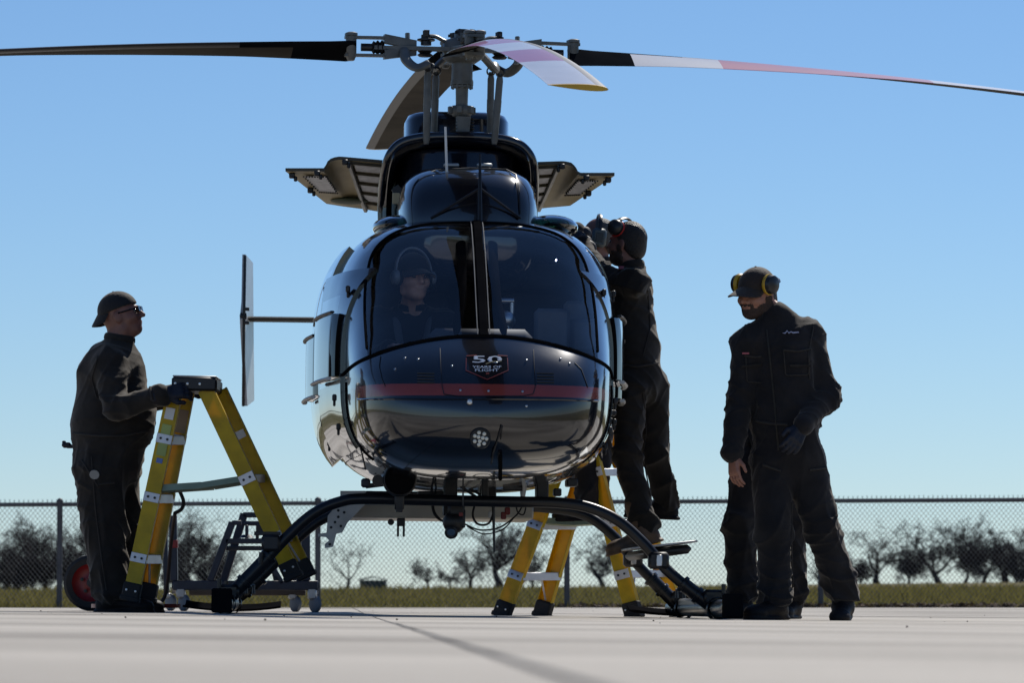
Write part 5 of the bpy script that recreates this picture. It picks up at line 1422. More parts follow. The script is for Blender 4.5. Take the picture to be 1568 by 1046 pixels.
def wrinkle(V, F, amp, seed, zones=()):
    """cloth folds: soft drape plus sharper creases that gather at the joints"""
    rg = np.random.default_rng(seed); N = vnormals(V, F); D = np.zeros(len(V)); C = np.zeros(len(V))
    for i in range(5):
        k = rg.normal(0, 1, 3) * np.array([.7, .7, 1.0]); k = k / np.linalg.norm(k) * rg.uniform(10, 24)
        w = rg.normal(0, 1, 3) * 6; D += np.sin(V @ k + 1.3 * np.sin(V @ w + rg.uniform(0, 6)) + rg.uniform(0, 6)) * .5
    for i in range(8):
        k = rg.normal(0, 1, 3) * np.array([1., 1., .85]); k = k / np.linalg.norm(k) * rg.uniform(18, 42)
        w = rg.normal(0, 1, 3) * 7; a = np.abs(np.sin(V @ k + 1.5 * np.sin(V @ w + rg.uniform(0, 6)) + rg.uniform(0, 6)))
        mod = np.clip(.25 + .9 * np.sin(V @ (rg.normal(0, 1, 3) * 7) + rg.uniform(0, 6)), 0, 1)
        C += (1 - a) ** 2.2 * mod * 30 / np.linalg.norm(k)
    g = np.full(len(V), .5)
    for c, r, s in zones: g += 1.35 * s * np.exp(-((V - np.array(c)) ** 2).sum(1) / (r * r))
    return V + N * (amp * (D * .22 + C * .8 - .35) * g)[:, None]
def basis(f, u=(0, 0, 1)):
    f = Vector(f).normalized(); u = Vector(u); u = (u - f * u.dot(f)).normalized(); r = f.cross(u)
    return r, f, u
def head_prims(c, f, u, s=1.0, full=True, beard=0):
    r, f, u = basis(f, u); c = Vector(c); A = (r, f, u)
    p = lambda a, b, d: c + (r * a + f * b + u * d) * s
    L_ = [ell(p(0, -.012, .022), A, (.077 * s, .098 * s, .105 * s), .02), ell(p(0, .028, -.032), A, (.064 * s, .068 * s, .086 * s), .03),
          ell(p(0, .058, -.092), A, (.038 * s, .032 * s, .026 * s), .03), cap(p(-.05, .0, -.075), p(.05, .0, -.075), .022 * s, .022 * s, .03), cap(p(-.03, .086, .026), p(.03, .086, .026), .011 * s, .011 * s, .015),
          cap(p(0, .096, .012), p(0, .116, -.024), .0085 * s, .013 * s, .012), cap(p(-.014, .098, -.028), p(.014, .098, -.028), .009 * s, .009 * s, .008),
          ell(p(-.033, .098, .006), A, (.017 * s, .014 * s, .011 * s), .012, 'sub'), ell(p(.033, .098, .006), A, (.017 * s, .014 * s, .011 * s), .012, 'sub'),
          cap(p(-.018, .092, -.052), p(.018, .092, -.052), .008 * s, .008 * s, .006), cap(p(-.015, .089, -.064), p(.015, .089, -.064), .008 * s, .008 * s, .006),
          cap(p(-.042, .072, -.025), p(-.05, .05, -.03), .02 * s, .02 * s, .02), cap(p(.042, .072, -.025), p(.05, .05, -.03), .02 * s, .02 * s, .02)]
    for q in (-1, 1): L_.append(ell(p(q * .079, -.006, -.008), (r * .95 + f * .3 * q, f, u), (.009 * s, .024 * s, .033 * s), .008))
    return L_, p, A
def hand_prims(w, d, n, side, curl=.5, s=1.0, grow=0.0, spread=.0, thumb=.6):
    """wrist, pointing direction, palm normal; side +1 if the thumb lies along d x n"""
    d = Vector(d).normalized(); n = Vector(n); n = (n - d * n.dot(d)).normalized(); t = d.cross(n) * side; w = Vector(w)
    P = []
    for k in (-1, 0, 1): P.append(cap(w + d * .01 * s + t * k * .018 * s, w + d * .088 * s + t * k * .027 * s, .017 * s + grow, .015 * s + grow, .012))
    for i, ln in enumerate((.072, .082, .076, .058)):
        o = w + d * .088 * s + t * (.034 - i * .0225) * s; dr = (d + t * (1.5 - i) * spread).normalized(); a = 0
        for j, fr in enumerate((.45, .32, .25)):
            a += curl * (.75 if j == 0 else 1.0); v = dr * math.cos(a) + n * math.sin(a); q = o + v * ln * fr * 1.05 * s
            P.append(cap(o, q, (.0092 - .0008 * j) * s + grow, (.0085 - .0008 * j) * s + grow, .004)); o = q
    o = w + d * .028 * s + t * .03 * s + n * .008 * s; a = .9
    v = (d * .72 + t * .62 + n * .3 * thumb).normalized(); q = o + v * .042 * s; P.append(cap(o, q, .014 * s + grow, .0105 * s + grow, .008))
    v = (d * .9 + t * .15 + n * .45 * thumb).normalized(); P.append(cap(q, q + v * .034 * s, .0102 * s + grow, .0085 * s + grow, .004))
    return P
def boot_prims(ankle, toe, up=(0, 0, 1), s=1.0, shaft=.14):
    f, u = Vector(toe).normalized(), Vector(up); u = (u - f * u.dot(f)).normalized(); r = f.cross(u); a = Vector(ankle); A = (r, f, u)
    sole = a - u * .088 * s
    return [cap(a + u * shaft, a - u * .02, .058 * s, .052 * s, .02), ell(a - f * .03 * s - u * .045 * s, A, (.046 * s, .058 * s, .06 * s), .03), cap(a + f * .02 * s - u * .03 * s, a + f * .13 * s - u * .052 * s, .05 * s, .04 * s, .03, (tuple(u), .85)),
            ell(a + f * .165 * s - u * .052 * s, A, (.052 * s, .055 * s, .036 * s), .03), cap(a - f * .055 * s - u * .08 * s, a + f * .175 * s - u * .08 * s, .045 * s, .05 * s, .008, (tuple(u), .45)), cut(sole, -u)]
def sdf_obj(name, prims, h, m, parent, base, amp=0, seed=0, zones=()):
    V, Fa = mesh_sdf(prims, h)
    if amp: V = wrinkle(V, Fa, amp, seed, zones)
    return np_mesh(name, V - np.array(base), Fa, m, parent)
EYE = mat('eye_dark', (.04, .03, .025), rough=.15, coat=1)
LENS = mat('dark_sunglass_lens', (.004, .004, .005), rough=.2, spec=.25)
def person(label, base, J, fwd, head, skin=SKIN, cloth=COVER, tw=(.17, .155, .18), depth=.68, limb=1.0, seed=1, hands=(), boots=(), amp=.013, group=None, neck_r=.052, legs=True, beard=False):
    """J: joints in world space; builds the body with clothing as children"""
    base = Vector(base); f = Vector(fwd).normalized(); fl = (tuple(f), depth)
    hp, p, A = head_prims(*head[:3], s=head[3])
    sk, cl = list(hp), []
    def limbs(a, b, ra, rb, k=.025):
        sk.append(cap(J[a], J[b], ra * limb * .72, rb * limb * .72, k)); cl.append(cap(J[a], J[b], ra * limb, rb * limb, k))
    hc = Vector(head[0])
    sk.append(cap(J['neck'], p(0, -.02, -.05), neck_r * 1.05, neck_r, .03))
    for L_, gr in ((sk, .78), (cl, 1.0)):
        L_.append(cap(J['chest'], J['waist'], tw[0] * gr, tw[1] * gr, .04, fl)); L_.append(cap(J['waist'], J['pelvis'], tw[1] * gr, tw[2] * gr, .05, fl))
        L_.append(cap(J['shL'], J['shR'], .075 * limb * gr, .075 * limb * gr, .07)); L_.append(cap(J['chest'], J['neck'], tw[0] * .62 * gr, .065 * gr, .06, fl))
    if 'belly' in J: cl.append(cap(J['belly'], J['belly'], J['belly_r'], J['belly_r'], .08)); sk.append(cap(J['belly'], J['belly'], J['belly_r'] * .85, J['belly_r'] * .85, .08))
    if 'trap' in J:
        for q in 'LR': cl.append(cap(Vector(J['neck']) + Vector((0, 0, .0)), J['sh' + q], .062, .06, .05))
    zones = []
    for s in 'LR':
        if 'el' + s in J:
            limbs('sh' + s, 'el' + s, .074, .062, .03); limbs('el' + s, 'wr' + s, .062, .047, .03); zones += [(J['el' + s], .1, .9), (J['sh' + s], .1, .5)]
        if legs and 'kn' + s in J:
            lk = J.get('legk', 1.0); limbs('hip' + s, 'kn' + s, .102 * lk, .082 * lk, .04); limbs('kn' + s, 'an' + s, .082 * lk, .078 * (lk * .5 + .5), .03); zones += [(J['kn' + s], .12, .8), (J['an' + s], .14, 1.1), (J['hip' + s], .12, .7)]
    for hd in hands: sk += hand_prims(*hd['a'], grow=0.0, **hd.get('k', {}))
    for bt in boots: sk.append(cap(bt[0], Vector(bt[0]) + Vector(bt[1]).normalized() * .12 - Vector((0, 0, .05)), .024, .02, .02))
    root = sdf_obj('person', sk, .0062, skin, None, base); root.location = base
    if beard:
        me = root.data; me.materials.append(STUB); n = len(me.vertices); co = np.empty(n * 3, np.float32); me.vertices.foreach_get('co', co); co = co.reshape(-1, 3)
        Am = np.array([list(x) for x in A]); q = ((co + np.array(base) - np.array(head[0])) @ Am.T) / head[3]
        a, b_, d = np.abs(q[:, 0]), q[:, 1], q[:, 2]
        m = ((d < -.066) & (b_ > -.02) & (d > -.14) & (a < .09)) | ((d < -.01) & (d > -.1) & (b_ > -.012) & (b_ < .022) & (a > .045)) | ((d < -.045) & (d > -.1) & (b_ > -.01) & (b_ < .062) & (a > .03)) | ((b_ > .07) & (d < -.038) & (d > -.047) & (a < .034)) | ((b_ > .06) & (d < -.038) & (d > -.08) & (a > .026) & (a < .04))
        fv = np.empty(len(me.polygons) * 4, np.int32); me.polygons.foreach_get('vertices', fv); fm = m[fv.reshape(-1, 4)].sum(1) >= 2
        me.polygons.foreach_set('material_index', fm.astype(np.int32))
        N_ = vnormals(co, fv.reshape(-1, 4)); me.vertices.foreach_set('co', (co + N_ * (m * .003)[:, None]).astype(np.float32).ravel()); me.update()
    tag(root, label, 'person', group)
    # cuffs end cleanly
    for s in 'LR':
        if 'wr' + s in J: cl.append(cap(J['wr' + s], Vector(J['wr' + s]) * .999 + Vector(J['el' + s]) * .001, .05 * limb, .05 * limb, .01))
    cv = sdf_obj('coverall', cl, .0085, cloth, root, base, amp, seed, zones)
    r_, f_, u_ = basis(f)
    # collar
    b = MB(); nk = Vector(J['neck']) - base; ax = (p(0, -.02, -.05) - Vector(J['neck'])).normalized(); n1 = ax.cross(r_).normalized(); pts = []
    for k in range(25):
        q = R(-70 - 90 + 250 + 0) ; q = R(105) + R(330) * k / 24
        pts.append(nk + ax * (.02 + .012 * math.cos(q - R(270))) + (r_ * math.cos(q) + f * math.sin(q)) * (neck_r + .014))
    b.tube(pts, .011, n=8, flat=ax, squash=2.0); b.build('collar', cloth, root)
    for q in (-1, 1):
        b = MB(); b.ball(tuple(p(q * .033, .083, .006) - base), .0125 * head[3], n=12); b.build('eye', EYE, root)
    for hd in hands:
        if hd.get('glove'):
            gl = hand_prims(*hd['a'], grow=.0035, **hd.get('k', {})); w = Vector(hd['a'][0]); d = Vector(hd['a'][1]).normalized(); gl.append(cap(w - d * .05, w + d * .015, .041, .035, .01)); sdf_obj('glove', gl, .005, GLOVE, root, base)
    for bt in boots: sdf_obj('boot', boot_prims(bt[0], bt[1], bt[2], bt[3]), .007, bt[4], root, base)
    return root, cv, p, A
def cap_hat(root, base, p, A, m, tilt=0, brim=1, s=1.0, back=False):
    r, f, u = A; sg = -1 if back else 1
    P = [ell(p(0, -.012, .034), (r, f, u), (.089 * s, .110 * s, .103 * s), .01), cut(p(0, -.01, .036), -(u + f * .12 * sg).normalized())]
    sdf_obj('cap_crown', P, .005, m, root, base)
    if brim:
        rows = []
        for i in range(11):
            a = R(-68 + 136 * i / 10)
            row = []
            for k in range(6):
                e = k / 5; ln = (.055 if back else .098) * math.cos(a * .85) * e
                x = math.sin(a) * (.084 + ln * .22); y = sg * (-.012 * sg + math.cos(a) * .098 + ln); row.append(p(x * s, y * s, (.046 - .03 * (x / .085) ** 2 - (1.15 if back else .32) * ln) * s) - base)
            rows.append(row)
        b = MB(); b.grid(rows); b.grid([[q + u * .006 for q in r_] for r_ in rows]); ring = rows[0] + [r_[-1] for r_ in rows[1:]] + rows[-1][::-1][1:] + [r_[0] for r_ in rows[::-1][1:-1]]
        b.grid([ring, [q + u * .006 for q in ring]], closed=True); b.build('cap_brim', m, root)
    b = MB(); b.ball(tuple(p(0, -.012, .134) - base), .008, n=8); b.build('cap_button', m, root)
def ear_muffs(root, base, p, A, shell, ring, y=0.0, z=.0, s=1.0, out=.088, band=True, bz=.145, by=-.02):
    r, f, u = A; mu = None
    for q in (-1, 1):
        c = p(q * out, y, z) - base; b = MB(); ax = r * q
        b.lathe([(0, .0), (.036 * s, .0), (.041 * s, .006), (.041 * s, .014), (.038 * s, .028), (.028 * s, .036), (0, .038)], c, ax, n=24, ref=u); o = b.build('ear_muff', shell, root)
        b = MB(); b.lathe([(.024, -.014), (.040 * s, -.014), (.0445 * s, -.006), (.0445 * s, .004), (.038 * s, .008)], c, ax, n=24, ref=u); b.build('muff_cushion', ring, o)
    if band:
        pts = []
        for k in range(17):
            a = math.pi * k / 16; pts.append(p(math.cos(a) * (out + .016), y + (by - y) * math.sin(a), z + (bz - z) * math.sin(a) ** .8) - base)
        b = MB(); b.tube(pts, .008, n=6, flat=f, squash=1.7); b.build('muff_headband', shell, root)
def stick_on(obj, px, py, w, h, m, name, rot=0.0, poly=None, depth=.003):
    """small flat tag lying on the clothing at the place the photo shows it"""
    dg = bpy.context.evaluated_depsgraph_get(); dg.update()
    o = Vector((0, 0, CAM_H)); d = (sight(px, py, 20) - o).normalized(); root = obj.parent
    hit, loc, nor, _ = obj.ray_cast(o - root.location, d)
    if not hit: return None
    n = nor.normalized(); n = n if n.dot(d) < 0 else -n; n = (n - d * .6).normalized()
    u = Vector((0, 0, 1)).cross(n).normalized(); v = n.cross(u)
    u, v = u * math.cos(rot) + v * math.sin(rot), v * math.cos(rot) - u * math.sin(rot)
    pol = poly or [(-w / 2, -h / 2), (w / 2, -h / 2), (w / 2, h / 2), (-w / 2, h / 2)]
    b = MB(); b.prism(pol, loc + n * .012, u, v, depth); return b.build(name, m, root)
def drape_line(obj, pix, r, m, name, sub=10, lift=.004):
    """a seam, zip or hem that follows the clothing along the given path"""
    dg = bpy.context.evaluated_depsgraph_get(); dg.update(); o = Vector((0, 0, CAM_H)); root = obj.parent; pts = []
    for i in range(len(pix) - 1):
        for k in range(sub + (i == len(pix) - 2)):
            t = k / sub; d = (sight(pix[i][0] * (1 - t) + pix[i + 1][0] * t, pix[i][1] * (1 - t) + pix[i + 1][1] * t, 20) - o).normalized()
            hit, loc, nor, _ = obj.ray_cast(o - root.location, d)
            if hit: pts.append(loc - d * lift)
    if len(pts) > 3:
        pts = [pts[0]] + [(pts[i - 1] + pts[i] * 2 + pts[i + 1]) / 4 for i in range(1, len(pts) - 1)] + [pts[-1]]
        b = MB(); b.tube(pts, r, n=5); return b.build(name, m, root)
SEAM = mat('faded_seam_thread', (.035, .03, .026), rough=.9)
ZIP = mat('dull_brass_zip', (.03, .026, .02), rough=.6, metal=.2)
BLUEW = mat('pale_embroidery', (.35, .37, .5), rough=.7)
PINKT = mat('pink_name_tag', (.4, .10, .12), rough=.7)

# ---------- man with the ladder (left)
Y = 24.5
G = lambda px, py, dy=0: sight(px, py, Y + dy)
base = sight(172, 938, Y); base.z = ground_z(base.x, Y)
J = dict(neck=G(183, 524), chest=G(172, 578), waist=G(170, 645), pelvis=G(166, 702), shL=G(176, 556, .19), shR=G(168, 558, -.17), elR=G(176, 626, -.30), wrR=G(246, 606, -.40), elL=G(205, 622, .25), wrL=G(276, 600, .2),
         hipL=G(174, 722, .09), hipR=G(152, 722, -.09), knL=G(186, 815, .1), knR=G(160, 818, -.09), anL=G(190, 900, .11), anR=G(170, 902, -.09), legk=1.2, belly=G(190, 640), belly_r=.155)
hd = (G(186, 484), (1, -.12, .26), (-.2, 0, 1), 1.02)
hands = [dict(a=(G(252, 604, -.41), (.92, .1, .22), (.05, .9, -.35), -1), k=dict(curl=.55, spread=.12), glove=True), dict(a=(G(283, 597, .2), (.9, -.1, .3), (.1, -.9, -.4), 1), k=dict(curl=.6, spread=.1), glove=True)]
gz = ground_z(base.x, Y) + .088
boots = [((G(186, 900, .11).x, Y + .11, gz), (1, -.1, 0), (0, 0, 1), 1.08, BOOTBLK), ((G(172, 900, -.09).x, Y - .09, gz), (1, -.25, 0), (0, 0, 1), 1.08, BOOTBLK)]
r1, cv1, p, A = person('man in dark coverall, backwards black cap and sunglasses gripping the stepladder', base, J, (1, -.12, 0), hd, SKIN2, COVER2, (.20, .215, .20), .93, 1.13, 3, hands, boots, .0135, neck_r=.062)
cap_hat(r1, base, p, A, CAPBLK, back=True, brim=1, s=1.03)
b = MB(); 
for q in (-1, 1): b.box(p(q * .034, .108, .012) - base, (.052, .008, .034), rot=Matrix((A[0], A[1], A[2])).transposed(), ch=.003); b.tube([p(q * .062, .1, .016) - base, p(q * .084, .0, .012) - base], .004, n=6)
b.tube([p(-.012, .112, .016) - base, p(.012, .112, .016) - base], .004, n=6); b.build('sunglasses', LENS, r1)
bp = sight(145, 726, Y - .2) - base
stick_on(cv1, 145, 726, .05, .05, mat('pale_round_patch', (.3, .3, .29), rough=.7), 'round_patch', poly=[(.027 * math.cos(k * .5236), .027 * math.sin(k * .5236)) for k in range(12)])
b = MB(); b.box(sight(102, 682, Y) - base, (.05, .05, .03), ch=.01); b.box(sight(110, 684, Y) - base, (.06, .04, .02), ch=.006); b.box(sight(98, 678, Y) - base, (.02, .02, .02), ch=.004); b.build('glove_in_pocket', GLOVE, r1)

drape_line(cv1, [(112, 664), (150, 668), (190, 668), (228, 660)], .006, SEAM, 'waist_seam')
drape_line(cv1, [(140, 700), (146, 780), (156, 860), (163, 905)], .004, SEAM, 'leg_seam')
drape_line(cv1, [(150, 545), (140, 580), (148, 610)], .004, SEAM, 'sleeve_seam')
drape_line(cv1, [(150, 742), (175, 740)], .006, SEAM, 'pocket_edge'); drape_line(cv1, [(125, 705), (150, 745)], .005, SEAM, 'pocket_edge')
drape_line(cv1, [(228, 585), (234, 612)], .008, COVER2, 'sleeve_cuff')
# ---------- pilot in the cabin
HP = lambda x, y, z: HM @ Vector((x, y, z))
hc = Lc(633, 424, -1.18); px_ = hc.x; hz_ = hc.z
base = HP(px_, -1.0, .9)
J = dict(neck=HP(px_, -1.06, hz_ - .17), chest=HP(px_, -1.0, hz_ - .32), waist=HP(px_, -.97, hz_ - .5), pelvis=HP(px_, -.98, hz_ - .62), shL=HP(px_ + .17, -1.0, hz_ - .23), shR=HP(px_ - .17, -1.0, hz_ - .23), elL=HP(px_ + .24, -1.12, hz_ - .48), wrL=HP(px_ + .14, -1.42, hz_ - .5),
         elR=HP(px_ - .24, -1.2, hz_ - .46), wrR=HP(px_ - .10, -1.5, hz_ - .40), hipL=HP(px_ + .09, -1.05, hz_ - .62), hipR=HP(px_ - .09, -1.05, hz_ - .62), knL=HP(px_ + .11, -1.48, hz_ - .58), knR=HP(px_ - .11, -1.48, hz_ - .58), anL=HP(px_ + .1, -1.7, hz_ - .86), anR=HP(px_ - .1, -1.7, hz_ - .86))
hnd = Lc(603, 527, -1.62)
J['wrR'] = HP(hnd.x - .02, -1.54, hnd.z - .02)
hd = (HP(px_, -1.18, hz_ - .005), (.42, -.9, -.03), (0, 0, 1), 1.0)
hands = [dict(a=(J['wrR'], (.5, -.8, .1), (.2, -.3, -1), 1), k=dict(curl=.45)), dict(a=(J['wrL'], (-.2, -.9, .1), (0, -.2, -1), -1), k=dict(curl=.6))]
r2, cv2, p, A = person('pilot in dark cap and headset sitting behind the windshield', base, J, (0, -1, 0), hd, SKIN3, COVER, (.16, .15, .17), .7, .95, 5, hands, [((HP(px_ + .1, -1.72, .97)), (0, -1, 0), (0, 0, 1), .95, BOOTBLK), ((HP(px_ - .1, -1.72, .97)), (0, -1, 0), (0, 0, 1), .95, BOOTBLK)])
cap_hat(r2, base, p, A, CAPBLK); ear_muffs(r2, base, p, A, mat('grey_headset_shell', (.2, .22, .25), rough=.4), RUBBER, bz=.16)
b = MB(); b.tube(smooth_path([p(-.09, .02, -.02) - base, p(-.08, .09, -.06) - base, p(-.03, .125, -.075) - base]), .004, n=6); b.ball(tuple(p(-.03, .125, -.075) - base), .011, n=8); b.build('boom_microphone', TRIM, r2)

for q in (-1, 1):
    b = MB(); b.tube(smooth_path([HP(px_ + q * .07, -.93, hz_ - .17) - base, HP(px_ + q * .085, -1.09, hz_ - .22) - base, HP(px_ + q * .06, -1.14, hz_ - .38) - base, HP(px_ + q * .02, -1.15, hz_ - .52) - base]), .022, n=6, squash=.3, flat=Vector((0, 1, 0))); b.build('shoulder_belt', mat('grey_belt_webbing', (.10, .10, .11), rough=.8), r2)
# ---------- man on the skid step
Y = 25.1
G = lambda px, py, dy=0: sight(px, py, Y + dy)
base = HM @ Vector((STEP_X - .05, .0, STEP_Z))
base.z = G(985, 836).z
J = dict(neck=G(968, 412), chest=G(968, 462), waist=G(978, 530), pelvis=G(984, 580), shL=G(972, 434, -.16), shR=G(978, 434, .20), elL=G(918, 425, -.02), wrL=G(893, 372, .25), elR=G(930, 430, .38), wrR=G(885, 365, .5),
         hipL=G(966, 590, -.07), hipR=G(1000, 590, .09), knL=G(960, 700, -.08), knR=G(1004, 690, .16), anL=G(988, 802, -.08), anR=G(1020, 768, .28))
hd = (G(960, 374), (-.86, .50, .1), (0, 0, 1), 1.0)
hands = [dict(a=(J['wrL'], (-.6, .4, .5), (0, .6, -.6), -1), k=dict(curl=.5), glove=True), dict(a=(J['wrR'], (-.7, .2, .4), (0, -.6, -.6), 1), k=dict(curl=.5), glove=True)]
boots = [(G(983, 812, -.08), (-1, -.18, -.28), (-.25, 0, 1), 1.05, BOOTBRN), (G(1016, 772, .28), (-1, .1, .05), (0, 0, 1), 1.0, BOOTBLK)]
r3, cv3, p, A = person('man in dark coverall standing on the skid step with red ringed ear muffs', base, J, (-.84, .54, 0), hd, SKIN2, COVER2, (.138, .128, .138), .75, .9, 8, hands, boots, .0135, beard=True)
r_, f_, u_ = A
sdf_obj('hair', [ell(p(0, -.018, .03), (r_, f_, u_), (.081, .100, .103), .02), ell(p(0, -.055, -.03), (r_, f_, u_), (.066, .058, .06), .03), cut(p(0, .03, .03), (f_ * .75 - u_ * .66).normalized())], .0055, HAIR, r3, base, .002, 2)
for q, (y_, z_) in ((-1, (.035, .085)), (1, (.035, .085))):
    c = p(q * .075, y_, z_) - base; ax = (r_ * q + u_ * .25).normalized(); b = MB(); b.lathe([(0, .045), (.028, .043), (.042, .03), (.046, .012), (.044, 0)], c, ax, n=24); o = b.build('ear_muff', MUFFB, r3)
    b = MB(); b.lathe([(.028, -.014), (.046, -.012), (.05, -.004), (.047, .004)], c, ax, n=24); b.build('muff_cushion', MUFFR, o)
b = MB(); b.tube([p(math.cos(math.pi * k / 12) * .105, .04 - .02 * math.sin(math.pi * k / 12), .085 + .06 * math.sin(math.pi * k / 12)) - base for k in range(13)], .008, n=6, flat=f_, squash=1.6); b.build('muff_headband', MUFFB, r3)
stick_on(cv3, 952, 412, .03, .022, PINKT, 'sleeve_tag')

drape_line(cv3, [(945, 556), (975, 562), (1008, 556)], .006, SEAM, 'waist_seam')
drape_line(cv3, [(992, 445), (996, 500), (985, 545)], .004, SEAM, 'side_seam')
drape_line(cv3, [(985, 600), (990, 660), (985, 700), (996, 760)], .004, SEAM, 'leg_seam')
# ---------- man on the far ladder behind the cabin roof
Y = 27.35
G = lambda px, py, dy=0: sight(px, py, Y + dy)
sz = G(905, 800).z
base = Vector((G(905, 800).x, Y, sz))
J = dict(neck=G(918, 406), chest=G(915, 455), waist=G(912, 530), pelvis=G(910, 590), shL=G(893, 430, -.14), shR=G(930, 430, .16), elL=G(880, 420, -.3), wrL=G(884, 352, -.2), elR=G(900, 440, .3), wrR=G(868, 352, .1),
         hipL=G(902, 600, -.08), hipR=G(918, 600, .08), knL=G(900, 700, -.1), knR=G(915, 700, .1), anL=G(900, 780, -.1), anR=G(912, 780, .1))
hd = (G(914, 366), (-.9, -.1, .1), (0, 0, 1), 1.03)
hands = [dict(a=(J['wrL'], (-.85, -.1, .35), (-.2, .2, -1), 1), k=dict(curl=.35, spread=.1), glove=True), dict(a=(J['wrR'], (-.9, .0, .3), (-.2, -.1, -1), -1), k=dict(curl=.35, spread=.1), glove=True)]
r4, cv4, p, A = person('man with square teal ear muff working on the cabin roof from the far ladder', base, J, (-.95, -.1, 0), hd, SKIN2, COVER, (.165, .16, .165), .75, 1.0, 11, hands, [(Vector((J['anL'].x, Y - .1, sz + .088)), (-1, 0, 0), (0, 0, 1), 1, BOOTBLK), (Vector((J['anR'].x, Y + .1, sz + .088)), (-1, 0, 0), (0, 0, 1), 1, BOOTBLK)])
for q in (-1, 1):
    c = p(q * .1, -.0, .0) - base; b = MB(); b.box(c, (.045, .09, .115), rot=Matrix((A[0], A[1], A[2])).transposed(), ch=.016); o = b.build('ear_muff', MUFFT, r4)
    b = MB(); b.box(c + A[0] * q * .024, (.006, .045, .055), rot=Matrix((A[0], A[1], A[2])).transposed(), ch=.002); b.build('muff_panel', MUFFB, o)
    b = MB(); b.box(c - A[0] * q * .024, (.012, .07, .09), rot=Matrix((A[0], A[1], A[2])).transposed(), ch=.004); b.build('muff_cushion', MUFFR, o)
b = MB(); b.tube([p(math.cos(math.pi * k / 12) * .105, 0, .04 + .105 * math.sin(math.pi * k / 12)) - base for k in range(13)], .008, n=6, flat=A[1], squash=1.6); b.build('muff_headband', MUFFB, r4)

sdf_obj('hair', [ell(p(0, -.02, .03), A, (.081, .1, .102), .02), ell(p(0, -.055, -.03), A, (.066, .058, .06), .03), cut(p(0, .02, .03), (A[1] * .75 - A[2] * .66).normalized())], .006, mat('grey_hair', (.09, .085, .08), rough=.6, bump=.5, bscale=140), r4, base, .002, 4)
# ---------- man walking on the right
Y = 23.4
G = lambda px, py, dy=0: sight(px, py, Y + dy)
base = sight(1215, 948, Y); base.z = ground_z(base.x, Y)
J = dict(neck=G(1190, 486), chest=G(1196, 548), waist=G(1198, 628), pelvis=G(1206, 690), shR=G(1146, 528, -.02), shL=G(1238, 514, .03), trap=1, elR=G(1133, 612, -.02), wrR=G(1122, 694, -.13), elL=G(1262, 608, -.02), wrL=G(1230, 652, -.22),
         hipR=G(1182, 708, 0), hipL=G(1232, 706, 0), knR=G(1184, 812, -.08), knL=G(1258, 806, .0), anR=G(1188, 912, -.02), anL=G(1288, 902, .12))
hd = (G(1158, 450), (-.66, -.75, -.20), (.08, .0, 1), 1.03)
hands = [dict(a=(G(1123, 698, -.13), (.05, -.12, -1), (.75, .55, 0), 1), k=dict(curl=.34)), dict(a=(G(1228, 654, -.22), (-.42, -.45, -.8), (-.5, .7, -.3), -1), k=dict(curl=.42, spread=.08), glove=True)]
gz = .088
boots = [((G(1186, 900, -.02).x, Y - .02, ground_z(base.x, Y) + gz * 1.08), (-.62, -.75, 0), (0, 0, 1), 1.08, BOOTBLK), (G(1291, 922, .12), (-.15, -.85, -.12), (0, -.14, 1), 1.06, BOOTBLK)]
r5, cv5, p, A = person('bearded man in brown cap and yellow ear muffs walking past the skid', base, J, (-.5, -.85, 0), hd, SKIN, COVER, (.185, .18, .18), .72, 1.1, 21, hands, boots, .0135, neck_r=.058, beard=True)
r_, f_, u_ = A
cap_hat(r5, base, p, A, CAPBRN, s=1.03)
ear_muffs(r5, base, p, A, MUFFB, MUFFY, y=.005, z=.05, s=1.25, out=.094, bz=.06, by=-.135)
sdf_obj('hair', [ell(p(0, -.03, .0), (r_, f_, u_), (.083, .092, .09), .02), ell(p(0, -.085, -.05), (r_, f_, u_), (.06, .04, .05), .03), ell(p(.05, -.105, -.005), (r_, f_, u_), (.04, .04, .04), .02), ell(p(.02, -.125, .02), (r_, f_, u_), (.03, .03, .03), .02), cut(p(0, .0, .0), f_), cut(p(0, 0, .05), u_)], .0055, HAIR, r5, base, .004, 3)
stick_on(cv5, 1211, 510, .075, .016, BLUEW, 'chest_embroidery', poly=[(-.045, -.004), (-.03, -.008), (-.02, .006), (-.012, -.007), (.0, .0), (.01, -.006), (.042, -.002), (.04, .004), (.01, .002), (0, .006), (-.012, .0), (-.02, .012), (-.03, .0)])
stick_on(cv5, 1142, 541, .036, .009, PINKT, 'name_tag'); stick_on(cv5, 1268, 516, .03, .012, PINKT, 'sleeve_tag', .5)
stick_on(cv5, 1263, 497, .006, .06, mat('grey_piping', (.12, .11, .1)), 'sleeve_zip', .5)
stick_on(cv5, 1150, 560, .11, .012, COVER2, 'pocket_flap', .1); stick_on(cv5, 1225, 560, .11, .012, COVER2, 'pocket_flap')

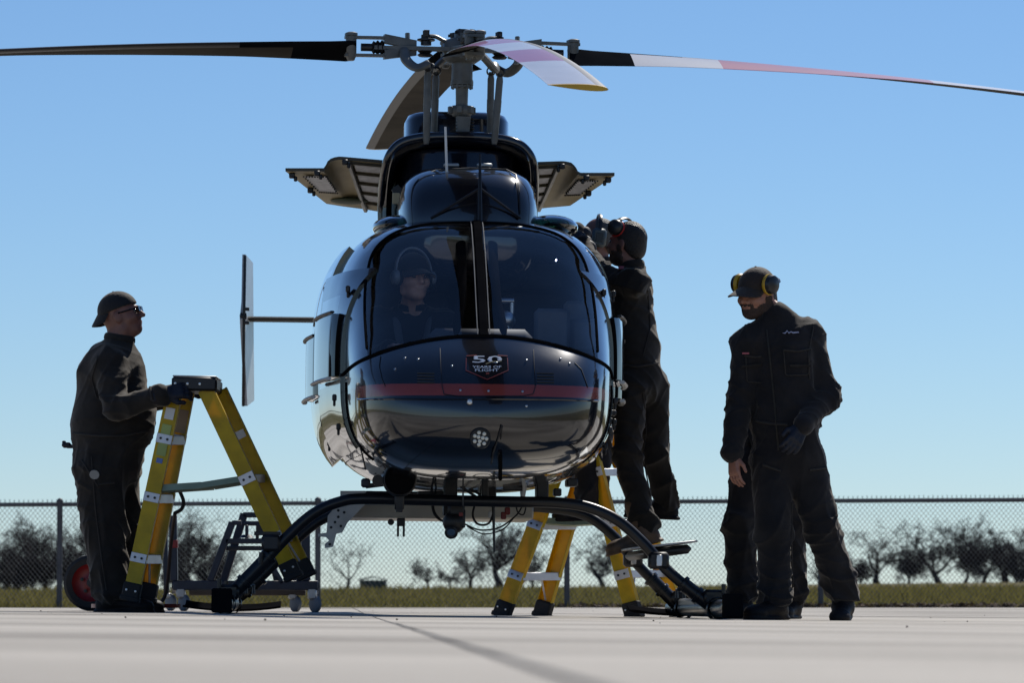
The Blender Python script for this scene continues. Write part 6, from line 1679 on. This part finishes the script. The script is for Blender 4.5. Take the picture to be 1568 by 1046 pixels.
drape_line(cv5, [(1174, 505), (1180, 560), (1186, 620), (1192, 690)], .005, ZIP, 'front_zip', 14)
drape_line(cv5, [(1158, 645), (1180, 649), (1206, 650)], .007, SEAM, 'waist_seam', 12)
drape_line(cv5, [(1140, 545), (1156, 547), (1166, 546)], .005, SEAM, 'pocket_edge'); drape_line(cv5, [(1200, 536), (1222, 538), (1242, 534)], .005, SEAM, 'pocket_edge')
drape_line(cv5, [(1200, 537), (1203, 575), (1238, 574), (1241, 536)], .0035, SEAM, 'pocket_seam'); drape_line(cv5, [(1142, 548), (1144, 585), (1166, 586)], .0035, SEAM, 'pocket_seam')
drape_line(cv5, [(1246, 500), (1238, 540), (1240, 580)], .004, SEAM, 'armhole_seam'); None
drape_line(cv5, [(1213, 770), (1212, 830), (1214, 900)], .005, SEAM, 'leg_seam'); drape_line(cv5, [(1285, 720), (1290, 790), (1300, 860)], .004, SEAM, 'leg_seam')
drape_line(cv5, [(1240, 720), (1272, 716)], .006, SEAM, 'pocket_edge'); drape_line(cv5, [(1168, 712), (1196, 722)], .006, SEAM, 'pocket_edge')
# ---------- companion hidden behind the walking man
Y = 24.9
G = lambda px, py, dy=0: sight(px, py, Y + dy)
base = sight(1165, 945, Y); base.z = ground_z(base.x, Y)
J = dict(neck=G(1196, 548), chest=G(1195, 590), waist=G(1186, 645), pelvis=G(1176, 700), shL=G(1222, 560, .1), shR=G(1170, 562, -.05), elL=G(1240, 630, .1), wrL=G(1225, 690, 0), elR=G(1160, 640, -.1), wrR=G(1170, 700, -.2),
         hipR=G(1150, 716, -.04), hipL=G(1195, 716, .05), knR=G(1134, 800, -.08), knL=G(1210, 810, .1), anR=G(1136, 908, -.04), anL=G(1212, 908, .12))
hd = (G(1196, 512), (-.5, -.8, -.35), (0, 0, 1), .98)
gz = ground_z(base.x, Y) + .088
boots = [((G(1136, 900, -.04).x, Y - .04, gz), (-.55, -.8, 0), (0, 0, 1), 1.08, BOOTBLK), ((G(1212, 900, .12).x, Y + .12, gz), (-.3, -.9, 0), (0, 0, 1), 1.0, BOOTBLK)]
r6, cv6, p, A = person('companion in dark coverall almost hidden behind the man in the brown cap, legs showing', base, J, (-.4, -.9, 0), hd, SKIN, COVER, (.16, .155, .165), .7, 1.06, 31, [dict(a=(J['wrR'], (0, -.2, -1), (.7, .5, 0), 1), k=dict(curl=.4))], boots, .0135)
cap_hat(r6, base, p, A, CAPBLK, s=1.0)
